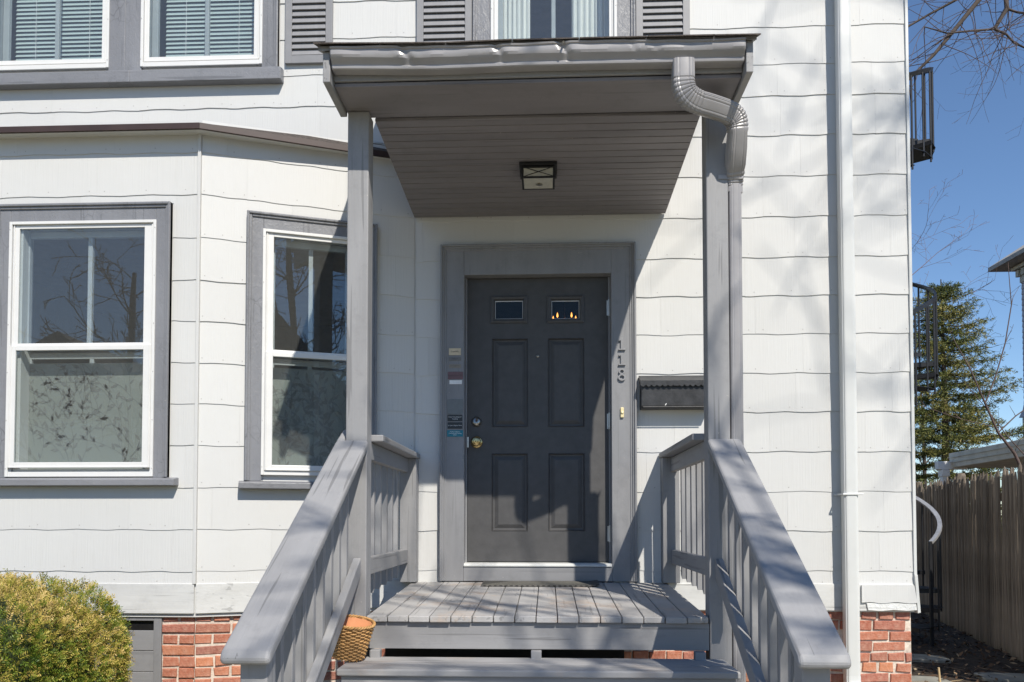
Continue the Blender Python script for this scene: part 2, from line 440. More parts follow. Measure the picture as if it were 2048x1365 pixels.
# corner strips and the patched corner
cs = MB(); cs.box(2.333, 2.352, -.018, .004, 1.0, 6.6).box(2.333, 2.352, .004, .05, 1.0, 6.6)
cs.build('corner_strip', M['metalw'], house, .002)
MB().prism([(2.333, 1.0), (2.352, 1.0), (2.368, .76), (2.349, .755)], 'y', -.026, .04).build('corner_strip', M['metalw'], house, .002)
pm = MB(); n = 14
tops = [(2.0+.328*i/n, .933) for i in range(n+1)]; bots = [(2.0+.345*i/n, .822+.004*math.sin(i*.9)) for i in range(n, -1, -1)]
pm.prism(tops+bots, 'y', -.030, -.019).build('patch_shingle', M['siding'], house)
pm = MB(); pp_ = [(2.03, .82), (2.34, .818), (2.345, .775), (2.28, .770), (2.2, .776), (2.12, .768), (2.04, .774)]
pm.prism(pp_, 'y', -.026, -.018).build('peeling_board', paint('peeling_paint', (.72, .73, .72), 'x', .6, 1.0, crackle=1.2), house, .002)
cb = MB(FB); cb.box(-2.146, -2.126, -.020, -.002, .96, 3.79)
cb.build('bay_corner_strip', M['siding'], house, .003)
# shadow-lined joints: short vertical cracks in the old boards left of the steps are left to the material
# bay roof: brown drip edge, flashing, low slope
ov = .095
A2 = (-.80, -.0); P1 = (-2.135+.02, -.46-ov); 
def bay_ring(o, z0, z1, mb):
    pts = [(-4.95-o*.4, 0.0), (-3.585-o*.35, -.46-o), (-2.135+o*.35, -.46-o), (-.88+o*1.4, -0.0)]
    return pts
o1 = bay_ring(.10, 0, 0, None)
mb = MB()
for i in range(3):
    (xa, ya), (xb, yb) = o1[i], o1[i+1]
    mb.add([(xa,ya,3.715),(xb,yb,3.715),(xb,yb,3.748),(xa,ya,3.748),(xa,ya+.012,3.715),(xb,yb+.012,3.715),(xb,yb+.012,3.748),(xa,ya+.012,3.748)],
           [(0,1,2,3),(5,4,7,6),(0,4,5,1),(3,2,6,7),(0,3,7,4),(1,5,6,2)])
bro = mb.build('bay_roof', M['roof'], house)
mb2 = MB(); mb2.add([(p[0], p[1], 3.751) for p in o1] + [(-4.7, .0, 3.86), (-1.1, .0, 3.86)], [(0,1,4),(1,2,5,4),(2,3,5)])
mb2.add([(p[0], p[1]+.006, 3.722) for p in o1], [(3,2,1,0)], 1); mb2.build('roof_sheet', [M['roof'], M['siding']], bro)
for i in range(3):
    (xa, ya), (xb, yb) = o1[i], o1[i+1]
    q = MB(); dv = Vector((xb-xa, yb-ya, 0)).normalized(); nn = Vector((dv.y, -dv.x, 0))*.004
    q.add([(xa+nn.x,ya+nn.y,3.718),(xb+nn.x,yb+nn.y,3.718),(xb+nn.x,yb+nn.y,3.752),(xa+nn.x,ya+nn.y,3.752),(xa+nn.x*2.5,ya+nn.y*2.5,3.713),(xb+nn.x*2.5,yb+nn.y*2.5,3.713)],
          [(0,1,2,3),(4,5,1,0)]); q.build('drip_edge', M['brown'], bro)
# mossy flashing strip where the bay roof meets the wall
q = MB(); xs = np.linspace(-4.6, -1.25, 40)
top = [(x, 3.905 + .012*math.sin(x*2.1) + rng.uniform(-.006, .006) - (max(0, x+2.1)*.09)) for x in xs]
q.prism([(x, 3.80) for x in xs] + top[::-1], 'y', -.030, -.017).build('flashing', M['flash'], house)

# ---- foundation of bricks
def brickwork(parent, F, x0, x1, ztop, ncourse, y, seed, gaps=()):
    r = random.Random(seed); BL, BH, MJ = .198, .0545, .0125
    protos = {}
    def proto(L):
        key = round(L, 3)
        if key not in protos:
            lst = []
            for v in range(3):
                a = [r.uniform(-.008, .008) for _ in range(8)]
                mb = MB(); e = .004
                c = [(0+a[0]*.5, e*0-.002, a[1]*.6), (L+a[2]*.5, -.002, a[3]*.6), (L+a[4]*.5, -.002, BH+a[5]*.6), (a[6]*.5, -.002, BH+a[7]*.6)]
                f = [(x+(e if i in (0, 3) else -e), -.008+r.uniform(-.002, .002), z+(e if i < 2 else -e)) for i, (x, _, z) in enumerate(c)]
                bk = [(x, .06, z) for (x, _, z) in c]
                mb.add(f+c+bk, [(0,1,2,3)] + [(i+4, (i+1) % 4+4, (i+1) % 4, i) for i in range(4)] + [(i+8, (i+1) % 4+8, (i+1) % 4+4, i+4) for i in range(4)])
                me = bpy.data.meshes.new('brick'); me.from_pydata(mb.v, [], mb.f); me.materials.append(M['brick']); lst.append(me)
            protos[key] = lst
        return r.choice(protos[key])
    for k in range(ncourse):
        z = ztop - (k+1)*(BH+MJ) + MJ*.5
        half = BL if k % 5 else BL/2-.005
        x = x0 + (0 if k % 2 else -.107)
        if k % 5 == 4: half = .096
        while x < x1 - .02:
            L = half
            a, b = max(x, x0), min(x+L, x1)
            x += L + MJ
            if b-a < .035: continue
            if r.random() < .02 and k > 0: continue
            o = bpy.data.objects.new('brick', proto(round(b-a, 2))); COL.objects.link(o); o.parent = parent
            bx, by, bz = F(a, y + r.uniform(-.006, .005), z) if F else (a, y + r.uniform(-.006, .005), z)
            d = Vector(F(1, 0, 0)) - Vector(F(0, 0, 0)) if F else Vector((1, 0, 0))
            o.location = (bx, by, bz); o.rotation_euler = (0, r.uniform(-.008, .008), math.atan2(d.y, d.x))
fm = MB()
fm.box(-.88, 2.325, .0235, .25, -.2, .768)
q = MB(FB); q.box(-3.56, -2.37, .036, .2, -.2, .782).box(-2.37, -2.15, .0295, .2, -.2, .782); fm.add(q.v, q.f)
q = MB(FA); q.box(.0, LEN, .0295, .2, -.2, .782); fm.add(q.v, q.f)
q = MB(FL); q.box(.0, LEN, .036, .2, -.2, .782); fm.add(q.v, q.f)
fm.box(2.13, 2.325, .25, 9, -.2, .77)
fnd = fm.build('foundation', M['mortar'], house); 
brickwork(fnd, None, -.86, 2.325, .772, 9, .022, 21)
fnd2 = MB().box(-2.16, -2.13, -.42, -.40, 0, .70).build('bay_foundation', M['mortar'], house)
brickwork(fnd2, FB, -2.345, -2.150, .788, 9, .028, 22)
brickwork(fnd2, FA, .004, LEN-.02, .788, 9, .028, 23)
# cellar hatch under the bay
ha = MB(FB); ha.box(-3.3, -3.25, .010, .06, 0, .781).box(-2.395, -2.347, .010, .06, 0, .781).box(-3.25, -2.395, .010, .06, .735, .781)
hat = ha.build('cellar_hatch', M['casing'], house, .003)
MB(FB).box(-3.25, -2.395, .031, .035, .62, .735).build('gap_shade_strip', M['black'], hat)  # black strip standing in for the shade in the gap above the planks
for i, (z0, z1) in enumerate([(.552, .674), (.424, .549), (.296, .421), (.168, .293), (.04, .165)]):
    MB(FB).box(-3.25, -2.397, .028+.002*(i % 2), .046, z0, z1).build('plank', M['casingx'], hat, .003)

# ---- windows (local frame: x along, y into the wall, z up)
def leaf_print(F, x0, x1, z0, z1, y, seed, parent, m):
    r = random.Random(seed); mb = MB(F)
    def leaf(cx, cz, a, L):
        n = 6; w = L*.17; up = []; lo = []
        for i in range(n+1):
            t = i/n; d = w*math.sin(math.pi*t**.8)
            up.append((t*L, d)); lo.append((t*L, -d))
        pl = up + lo[::-1][1:-1]
        ca, sa = math.cos(a), math.sin(a)
        pts = [(cx+ca*u-sa*v, cz+sa*u+ca*v) for u, v in pl]
        if any(not (x0 < p[0] < x1 and z0 < p[1] < z1) for p in pts): return
        mb.add([(p[0], y, p[1]) for p in pts], [tuple(range(len(pts)))])
    for s in range(40):
        x = r.uniform(x0-.05, x1); z = r.uniform(z0-.1, z1-.2); a = r.uniform(.6, 2.4); pa = None
        for k in range(16):
            nx, nz = x+.034*math.cos(a), z+.034*math.sin(a); w = .0014
            if x0 < min(x, nx) and max(x, nx) < x1 and z0 < min(z, nz) and max(z, nz) < z1:
                dx, dz = -math.sin(a)*w, math.cos(a)*w
                mb.add([(x+dx, y, z+dz), (x-dx, y, z-dz), (nx-dx, y, nz-dz), (nx+dx, y, nz+dz)], [(0, 1, 2, 3)])
            x, z = nx, nz; a += r.uniform(-.12, .26)
            if k % 2: leaf(x, z, a + r.choice((-1, 1))*r.uniform(.5, 1.0), r.uniform(.038, .062))
    mb.build('leaf_print', m, parent)
def film_mat():
    m, nt, p = newmat('frosted_film'); k = N(nt); out = nt.nodes['Material Output']
    p.inputs['Base Color'].default_value = (.44, .46, .43, 1); p.inputs['Roughness'].default_value = .55
    tl = k.n('ShaderNodeBsdfTranslucent'); tl.inputs[0].default_value = (.5, .52, .48, 1)
    tr = k.n('ShaderNodeBsdfTransparent')
    a = k.n('ShaderNodeMixShader'); a.inputs[0].default_value = .35; k.l(p.outputs[0], a.inputs[1]); k.l(tl.outputs[0], a.inputs[2])
    b = k.n('ShaderNodeMixShader'); b.inputs[0].default_value = .15; k.l(a.outputs[0], b.inputs[1]); k.l(tr.outputs[0], b.inputs[2])
    k.l(b.outputs[0], out.inputs[0]); return m
M['film'] = film_mat(); M['leafprint'] = plain('leaf_print_ink', (.20, .20, .19), .6)

def window(name, F, co, fo, gu, gl, sill, lab, muntin=True, top_casing=True, backband=True, film=None, lower=True, sides=(True, True)):
    """co casing outer (x0,x1,z1); fo white storm frame outer (x0,x1,z0,z1); gu/gl upper and lower glass rectangles; sill (x0,x1,z0,z1)"""
    w = MB(F); cx0, cx1, cz1 = co; fx0, fx1, fz0, fz1 = fo; sz1 = sill[3]
    w.box(cx0, fx0+.004, -.026, 0, sz1, cz1).box(fx1-.004, cx1, -.026, 0, sz1, cz1).box(fx0+.004, fx1-.004, -.0255, 0, fz1-.004, cz1)
    win = w.build(name, M['trim'], house, .003, label=lab)
    bb = MB(F)                                           # moulded back band
    for (y0, y1, wd) in ((-.046, 0, .016), (-.036, 0, .032)):
        if sides[0]: bb.box(cx0-.006, cx0-.006+wd, y0, y1-.003, sz1+.001, cz1+.006)
        if sides[1]: bb.box(cx1+.006-wd, cx1+.006, y0, y1-.003, sz1+.001, cz1+.006)
        bb.box(cx0-.006+wd, cx1+.006-wd, y0+.001, y1-.003, cz1+.006-wd, cz1+.006)
    bb.build('back_band', M['trim'], win, .004)
    # opening reveal
    rv = MB(F); rv.box(fx0+.006, fx0+.03, -.018, .13, fz0, fz1-.006).box(fx1-.03, fx1-.006, -.018, .13, fz0, fz1-.006)
    rv.box(fx0+.03, fx1-.03, -.018, .13, fz1-.03, fz1-.006).box(fx0+.03, fx1-.03, -.005, .13, fz0, fz0+.03)
    rv.build('reveal', M['sash'], win)
    # storm frame: outer flange
    sf = MB(F); t = .018
    sf.box(fx0, fx0+t, -.034, -.018, fz0, fz1).box(fx1-t, fx1, -.034, -.018, fz0, fz1).box(fx0+t, fx1-t, -.034, -.018, fz1-t, fz1)
    sf.box(fx0+t, fx1-t, -.030, -.018, fz0, fz0+.03)
    stf = sf.build('storm_frame', M['white'], win, .002)
    sc = MB(F)
    for zz in np.linspace(fz0+.05, fz1-.05, 6):
        for xx in (fx0+.006, fx1-.006): sc.box(xx-.002, xx+.002, -.0365, -.034, zz-.002, zz+.002)
    sc.build('screws', M['nail'], stf)
    def sash(g, y0, nm):
        x0, x1, z0, z1 = g
        s_ = MB(F); a, b = fx0+t+.001, fx1-t-.001
        top = min(z1+.030, fz1-t-.001); bot = z0-.034
        s_.box(a, x0, y0, y0+.016, bot, top).box(x1, b, y0, y0+.016, bot, top).box(x0, x1, y0, y0+.0155, z1, top).box(x0, x1, y0, y0+.0155, bot, z0)
        for xx in (a+.004, b-.012): s_.box(xx, xx+.008, y0-.006, y0, bot, top)
        s_.box(a+.012, b-.012, y0-.005, y0, bot, bot+.010)
        so_ = s_.build(nm, M['white'], win, .0025)
        p_ = MB(F); p_.box(x0+.0005, x1-.0005, y0+.006, y0+.009, z0+.0005, z1-.0005); p_.build('pane', M['glass'], win)
    sash(gu, -.020 if lower else -.020, 'storm_sash')
    if lower: sash(gl, -.036, 'storm_sash')
    # timber sash behind
    x0, x1 = fx0+.035, fx1-.035; zc = gl[3]+.02 if lower else None
    ts = MB(F)
    def tsash(z0, z1, y):
        ts.box(x0, x0+.042, y, y+.03, z0, z1).box(x1-.042, x1, y, y+.03, z0, z1).box(x0+.042, x1-.042, y+.0005, y+.03, z1-.04, z1).box(x0+.042, x1-.042, y+.0005, y+.03, z0, z0+.045)
        if muntin:
            xm = (x0+x1)/2; ts.box(xm-.014, xm+.014, y+.002, y+.028, z0+.045, z1-.04)
    if lower: tsash(gu[2]-.03, fz1-.035, .055); tsash(fz0+.035, gl[3]+.01, .09)
    else: tsash(fz0+.035, fz1-.035, .055)
    ts.build('timber_sash', M['sash'], win, .003)
    # sill
    s_ = MB(F); a, b, z0, z1 = sill
    s_.prism([(-.075, z0), (.02, z0), (.02, z1), (-.028, z1), (-.075, z1-.012)], 'x', a, b)
    s_.build('sill', M['trimx'], win, .004)
    if film:
        fo_ = MB(F); fo_.box(fx0+.04, fx1-.04, .0845, .086, film[0], film[1]); ff = fo_.build('privacy_film', M['film'], win)
        leaf_print(F, fx0+.055, fx1-.055, film[0]+.005, film[1], .0835, film[2], ff, M['leafprint'])
    return win

window('window', FB, (-3.408, -2.309, 3.292), (-3.319, -2.394, 1.612, 3.190), (-3.262, -2.472, 2.435, 3.148), (-3.262, -2.462, 1.700, 2.388), (-3.46, -2.243, 1.556, 1.606),
       'bay front window with leaf-patterned film in its lower half', film=(1.66, 2.33, 31))
window('window', FA, (.281, 1.079, 3.268), (.372, .967, 1.628, 3.172), (.438, .906, 2.415, 3.130), (.438, .906, 1.690, 2.370), (.243, 1.118, 1.541, 1.590),
       'narrow window on the slanted bay side, partly behind the porch post', film=(1.64, 2.32, 37))
window('window', None, (-3.90, -2.86, 6.0), (-3.806, -2.97, 4.415, 5.92), (-3.755, -3.025, 4.485, 5.87), None, (-3.96, -2.80, 4.287, 4.380),
       'upper window with lowered blind at the far edge', lower=False, sides=(True, False))
window('window', None, (-2.86, -1.811, 6.0), (-2.75, -1.914, 4.415, 5.92), (-2.698, -1.975, 4.485, 5.87), None, (-2.80, -1.772, 4.2865, 4.3795),
       'upper window with lowered blind beside a louvred shutter', lower=False, sides=(False, True))
window('window', None, (-.487, .578, 6.0), (-.373, .462, 4.415, 5.92), (-.325, .412, 4.485, 5.87), None, (-.53, .62, 4.287, 4.380),
       'upper window with white curtains above the porch roof', lower=False)

# blinds behind the two upper left windows
slat_me = None
for xa, xb, lab in ((-3.74, -3.05, 'pale slatted blind in the upper window at the edge of view'), (-2.66, -1.99, 'pale slatted blind in the upper window next to the shutter')):
    bl = thing('window_blind', ((xa+xb)/2, .15, 4.5), lab, 'blind', 'slatted blinds in the upper windows')
    mb = MB(); L = (xb-xa)/2
    mb.add([(-L,-.007,-.013),(L,-.007,-.013),(L,-.001,.001),(-L,-.001,.001),(L,.007,.015),(-L,.007,.015)], [(0,1,2,3),(3,2,4,5)])
    me = bpy.data.meshes.new('slat'); me.from_pydata(mb.v, [], mb.f); me.materials.append(M['blind'])
    for k in range(46):
        o = bpy.data.objects.new('slat', me); COL.objects.link(o); o.parent = bl; o.location = (0, rng.uniform(-.001, .001), .03 + k*.030); o.rotation_euler = (rng.uniform(-.05, .05), rng.uniform(-.002, .002), 0)
    for f in (.22, .78):
        MB().tube([(xa+(xb-xa)*f, .135, 4.49), (xa+(xb-xa)*f, .135, 5.88)], .0022, 5).build('ladder_cord', M['cord'], bl)
    MB().box(xa, xb, .140, .160, 4.485, 4.503).build('bottom_rail', M['blind'], bl, .003)
# curtains in the upper middle window
M['curtain'] = plain('white_curtain', (.82, .82, .80), .8, 0, .1, 30, .04)
for xa, xb, lab in ((-.33, -.115, 'white curtain on the shutter side of the window over the porch'), (.17, .42, 'white curtain nearer the drainpipe in the window over the porch')):
    n = 40; vs = []; fs = []
    for i in range(n+1):
        x = xa+(xb-xa)*i/n; y = .150 + .016*math.sin(i*1.05+xa*9) + .006*math.sin(i*2.3)
        vs += [(x, y, 4.3), (x, y+.004, 5.9), (x, y+.002, 5.9), (x, y-.002, 4.3)]
    for i in range(n): o = i*4; fs += [(o+3, o+7, o+6, o+2), (o, o+1, o+5, o+4)]
    c = MB().add(vs, fs, 0, True).build('curtain', M['curtain']); tag(c, lab, 'curtain', 'white curtains over the porch')
# dim upstairs pane divider is part of the sash; shutters
M['shutter'] = plain('shutter_vinyl', (.24, .24, .25), .5, 0, .05, 30, .08)
lou = MB(); lou.prism([(-.021, -.010), (-.016, -.013), (-.002, .027), (-.006, .030)], 'x', -.5, .5)
lou_me = bpy.data.meshes.new('louver'); lou_me.from_pydata(lou.v, [], lou.f); lou_me.materials.append(M['shutter'])
for xa, xb, lab in ((-1.757, -1.437, 'grey louvred shutter beside the paired windows'), (-.868, -.499, 'grey louvred shutter on the bay side of the curtained window'), (.588, .940, 'grey louvred shutter on the drainpipe side of the curtained window')):
    s_ = MB(); s_.box(xa, xa+.045, -.034, -.008, 4.412, 6.0).box(xb-.045, xb, -.034, -.008, 4.412, 6.0).box(xa+.045, xb-.045, -.033, -.008, 4.412, 4.465).box(xa+.045, xb-.045, -.033, -.008, 5.94, 6.0)
    s_.box(xa+.045, xb-.045, -.012, -.009, 4.465, 5.94)
    sh = s_.build('shutter', M['shutter'], house, .003, label=lab)
    for k in range(33):
        o = bpy.data.objects.new('louver', lou_me); COL.objects.link(o); o.parent = sh; o.location = ((xa+xb)/2, -.012, 4.478+k*.0445); o.scale = (xb-xa-.092, 1, 1)

# ---- front door
dc = MB()
dc.box(-.69, -.548, -.030, 0, .95, 3.150).box(.418, .565, -.030, 0, .95, 3.150).box(-.548, .418, -.0295, 0, 2.962, 3.150)
case = dc.build('door_casing', M['casing'], house, .003)
bb = MB()
for (y, wd) in ((-.058, .014), (-.046, .026), (-.036, .040)):
    bb.box(-.702, -.702+wd, y, -.004, .951, 3.160).box(.577-wd, .577, y, -.004, .951, 3.160).box(-.702+wd, .577-wd, y+.001, -.004, 3.160-wd, 3.160)
bb.build('back_band', M['casing'], case, .004)
jb = MB(); jb.box(-.562, -.545, -.024, .12, 1.05, 2.985).box(.416, .432, -.024, .12, 1.05, 2.985).box(-.545, .416, -.024, .12, 2.964, 2.985)
jb.box(-.545, -.533, .052, .12, 1.06, 2.964).box(.404, .416, .052, .12, 1.06, 2.964)
jb.build('jamb', M['casing'], case, .002)
MB().box(-.548, .418, -.032, .02, .950, 1.045).build('sill_board', M['casingx'], case, .004)
th = MB(); th.prism([(-.040, 1.046), (.10, 1.046), (.10, 1.070), (-.02, 1.066), (-.040, 1.056)], 'x', -.546, .416); th.build('threshold', M['metalw'], case, .002)
DY = .055                                    # door face
door_panels = [(-.368, -.127, 1.963, 2.556), (.004, .246, 1.963, 2.556), (-.370, -.128, 1.274, 1.790), (.005, .247, 1.274, 1.790)]
lites = [(-.350, -.160, 2.688, 2.815), (.027, .215, 2.686, 2.812)]
dm = MB(); wall_cells(dm, -.530, .402, 1.074, 2.960, door_panels+lites, DY, DY+.04)
door = dm.build('door', M['door'], house, label='dark charcoal panelled front door with two small glass lights')
for (x0, x1, z0, z1) in door_panels:
    q = MB(); rings = []
    for (ins, y) in ((0, DY), (.004, DY-.004), (.010, DY+.012), (.020, DY+.013), (.044, DY+.003), (.048, DY+.0025)):
        rings.append([(x0+ins, y, z0+ins), (x1-ins, y, z0+ins), (x1-ins, y, z1-ins), (x0+ins, y, z1-ins)])
    vs = [p for r_ in rings for p in r_]; fs = [(a*4+i, a*4+(i+1) % 4, a*4+4+(i+1) % 4, a*4+4+i) for a in range(5) for i in range(4)] + [(20, 21, 22, 23)]
    q.add(vs, fs).build('panel', M['door'], door)
for (x0, x1, z0, z1) in lites:
    q = MB(); rings = []
    for (ins, y) in ((-.030, DY+.002), (-.028, DY-.008), (-.016, DY-.012), (-.004, DY-.008), (.002, DY+.006), (.002, DY+.03)):
        rings.append([(x0+ins, y, z0+ins), (x1-ins, y, z0+ins), (x1-ins, y, z1-ins), (x0+ins, y, z1-ins)])
    vs = [p for r_ in rings for p in r_]; fs = [(a*4+i, a*4+(i+1) % 4, a*4+4+(i+1) % 4, a*4+4+i) for a in range(5) for i in range(4)]
    lf = q.add(vs, fs).build('light_frame', M['door'], door)
    MB().box(x0+.001, x1-.001, DY+.014, DY+.018, z0+.001, z1-.001).build('pane', M['doorglass'], lf)
    e = MB(); e.box(x0+.002, x1-.002, DY+.0105, DY+.0135, z1-.008, z1-.003).box(x1-.005, x1-.002, DY+.0105, DY+.0135, z0+.004, z1-.009).box(x0+.002, x0+.005, DY+.0105, DY+.0135, z0+.004, z1-.009).box(x0+.006, x1-.006, DY+.0105, DY+.0135, z0+.002, z0+.005)
    e.build('glazing_strip', M['white'], lf)
kb = MB(); kb.lathe([(.040, 0), (.040, .004), (.034, .008), (.014, .012), (.012, .030), (.026, .038), (.031, .050), (.030, .060), (.020, .066), (.006, .067)], (-.470, DY, 1.865), 28, 0, 'y')
kb.lathe([(.005, .067), (.004, .069)], (-.470, DY, 1.865), 10, 1, 'y'); kb.build('knob', [M['brass'], M['black']], door)
db = MB(); db.lathe([(.034, 0), (.034, .006), (.030, .012), (.024, .022), (.022, .024), (.0, .0245)], (-.471, DY, 2.000), 28, 0, 'y')
db.box(-.473, -.469, DY-.026, DY-.024, 1.993, 2.007, 1); db.build('deadbolt', [M['nickel'], M['black']], door)
MB().lathe([(.010, 0), (.010, .004), (.006, .007), (.0, .0075)], (-.064, DY, 2.437), 16, 0, 'y').build('peephole', M['nickel'], door)
for z in (2.754, 2.0, 1.258):
    h = MB(); h.tube([(.409, DY-.008, z-.055), (.409, DY-.008, z+.055)], .008, 10); h.box(.394, .408, DY-.003, DY-.001, z-.05, z+.05)
    for i in range(4): h.tube([(.409, DY-.008, z-.046+.028*i), (.409, DY-.008, z-.044+.028*i)], .0092, 10)
    h.build('hinge', M['steel'], door)
MB().box(-.533, -.523, DY-.003, DY-.001, 1.83, 1.90).build('strike_plate', M['steel'], door)

# ---- big downspout on the wall
def flute_profile(w, d, n=28, fl=.06, k=9):
    e = .42
    pts = []
    for j in range(n*2):
        a = 2*math.pi*j/(n*2); ca, sa = math.cos(a), math.sin(a); e = .42
        x = abs(ca)**e*math.copysign(1, ca)*w/2; y = abs(sa)**e*math.copysign(1, sa)*d/2
        f = 1 - fl*(1-abs(math.cos(a*k)))**2
        pts.append((x*f, y*f))
    return pts
dn = MB(); prof = flute_profile(.088, .075, 64, .09, 2)
dn.tube([(1.912, -.075, 6.5), (1.912, -.075, 3.33)], 1.0, prof=(prof, Vector((1, 0, 0))))
dn.tube([(1.914, -.075, 3.335), (1.914, -.075, .36)], 1.035, prof=(prof, Vector((1, 0, 0))))
dsp = dn.build('downspout', M['metalw'], house, label='pale drainpipe running down the wall near the corner')
el = MB(); pts = [(1.914, -.075, .37+.0)]
for i in range(9):
    a = R(70)*i/8; pts.append((1.914, -.075-.12*(1-math.cos(a)), .36-.12*math.sin(a)))
pts.append((1.914, -.45, .10)); el.tube(pts, [1.05+.03*(i % 2) for i in range(len(pts))], prof=(prof, Vector((1, 0, 0)))); el.build('elbow', M['metalw'], dsp)
st = MB(); st.box(1.862, 1.966, -.120, -.112, 1.505, 1.517).box(1.858, 1.866, -.120, -.01, 1.505, 1.517).box(1.962, 1.985, -.120, -.112, 1.505, 1.517).box(1.84, 1.862, -.014, -.008, 1.503, 1.519); st.build('strap', M['metalw'], dsp, .002)

# ---- house roof and interior
hr = MB(); hr.prism([(-.45, 6.5), (9.45, 6.5), (9.45, 6.62), (4.5, 9.0), (-.45, 6.62)], 'x', -5.5, 2.7); hr.build('roof', M['roof'], house)
it = MB(); it.box(-5.0, 2.2, .12, 4.2, .80, .95, 1)
it.box(-5.0, 2.2, .13, 4.2, 3.66, 3.80, 0).box(-5.0, 2.2, 4.2, 4.3, .95, 6.3, 0).box(-5.0, 2.2, .13, 4.2, 6.2, 6.3, 0)
it.box(-.98, -.90, .125, 4.2, .95, 3.66, 0).box(.9, .98, .125, 4.2, .95, 3.66, 0).box(-1.0, -.92, .125, 4.2, 3.80, 6.2, 0)
q = MB(FB).box(-3.5, -2.2, .12, .46, .80, .95, 1); it.add(q.v, q.f, 1)
it.box(-4.6, -1.0, -.02, .125, 3.66, 3.80, 0)
it.build('interior', [M['wall_in'], M['wood_in']], house)
# ------------------------------------------------------------------ the porch
porch = thing('porch', (-.056, -.8, 0), 'grey painted entrance porch with posts, railings, steps and low roof', 'porch')
MX = lambda x: -.113 - x
dz_ = lambda y: .945 + .0455*y                # deck surface height
# deck boards
db_ = MB().box(-.88, .772, -1.33, -.03, .70, .85).build('deck', M['pz'], porch)
db_.data.clear_geometry()
q = MB(); q.box(-.885, .775, -1.348, -1.318, .722, .850); q.box(-.892, -.862, -1.318, -.02, .72, .874).box(.748, .778, -1.318, -.02, .72, .874)
for xx in (-.45, -.05, .35): q.box(xx, xx+.04, -1.318, -.02, .74, .86)
me = bpy.data.meshes.new('deck'); me.from_pydata(q.v, [], q.f); me.materials.append(M['px']); db_.data = me
MB().box(-.86, .40, -1.02, -1.0, .0, .70).build('shade_board', plain('under_deck_shade', (.05, .045, .04), .9), db_)  # dark board added to keep the gap under the deck in shade
w = 1.655/16
for i in range(16):
    x0 = -.882 + i*w; q = MB(); e = rng.uniform(-.006, .006); t = rng.uniform(-.0015, .0015)
    y0, y1 = -1.372+e, -.018
    q.add([(x0, y0, dz_(y0)-.030), (x0+w-.004, y0, dz_(y0)-.030), (x0+w-.004, y1, dz_(y1)-.030), (x0, y1, dz_(y1)-.030),
           (x0, y0, dz_(y0)+t), (x0+w-.004, y0, dz_(y0)-t), (x0+w-.004, y1, dz_(y1)), (x0, y1, dz_(y1))],
          [(0,3,2,1),(4,5,6,7),(0,1,5,4),(1,2,6,5),(2,3,7,6),(3,0,4,7)])
    q.build('deck_board', M['deck'], db_, .004)
# posts
for (xa, xb) in ((-1.000, -.893), (.781, .888)):
    MB().box(xa, xb, -1.333, -1.226, .0, 3.401).build('post', M['pz'], porch, .006)
# level side railings
for side in (0, 1):
    X = (lambda a, b: (a, b)) if side == 0 else (lambda a, b: (MX(b), MX(a)))
    c0, c1 = X(-.972, -.835); q = MB(); q.box(c0, c1, -1.222, -.014, 1.747, 1.782)
    rl = q.build('railing', M['py'], porch, .006, label='level railing beside the bay' if side == 0 else 'level railing below the mailbox')
    a, b = X(-.936, -.897)
    MB().box(a, b, -1.224, -.118, 1.655, 1.745).build('top_rail', M['py'], rl, .004)
    MB().box(a, b, -1.224, -.118, 1.072, 1.160).build('bottom_rail', M['py'], rl, .004)
    a, b = X(-.952, -.845); MB().box(a, b, -.117, -.0135, .948, 1.746).build('newel', M['pz'], rl, .004)
    a, b = X(-.977, -.938)
    bal = MB(); bal.add([(0,0,.985),(b-a,0,.985),(b-a,.038,1.01),(0,.038,1.01),(0,0,1.744),(b-a,0,1.744),(b-a,.038,1.744),(0,.038,1.744)], [(0,3,2,1),(4,5,6,7),(0,1,5,4),(1,2,6,5),(2,3,7,6),(3,0,4,7)])
    for k in range(6):
        o = MB(lambda x, y, z, k=k, a=a: (x+a, y-1.125+.172*k, z-.045*(.172*(5-k)))).add(bal.v, bal.f).build('baluster', M['pz'], rl, .003)
# steps
TR = [(.685, -1.362, -1.705), (.488, -1.672, -2.015), (.291, -1.982, -2.325), (.094, -2.292, -2.635)]
stp = MB()
for xx in (-.80, -.08, .68):
    pts = [(-1.35, .70)]
    stp.prism([(-1.35, .655), (-1.66, .655), (-1.66, .458), (-1.97, .458), (-1.97, .261), (-2.28, .261), (-2.28, .064), (-2.58, .064), (-2.58, .0), (-2.2, .0), (-1.35, .35)], 'x', xx, xx+.045)
for xx in (-.86, -.08, .70): stp.box(xx, xx+.05, -1.40, -1.35, .35, .72)
stair = stp.build('steps', M['pz'], porch, .003)
for k, (z, yb, yf) in enumerate(TR):
    half = (yb-yf)/2
    for j in range(2):
        MB().box(-.942, .842, yf+half*j+(.003 if j else 0), yf+half*(j+1), z-.032, z+rng.uniform(-.001, .001)).build('tread', M['tread'], stair, .008, 3)
    zb = TR[k+1][0] if k < 3 else .0
    MB().box(-.925, .825, yf+.022, yf+.042, zb+.012, z-.034).build('riser', M['px'], stair, .003)
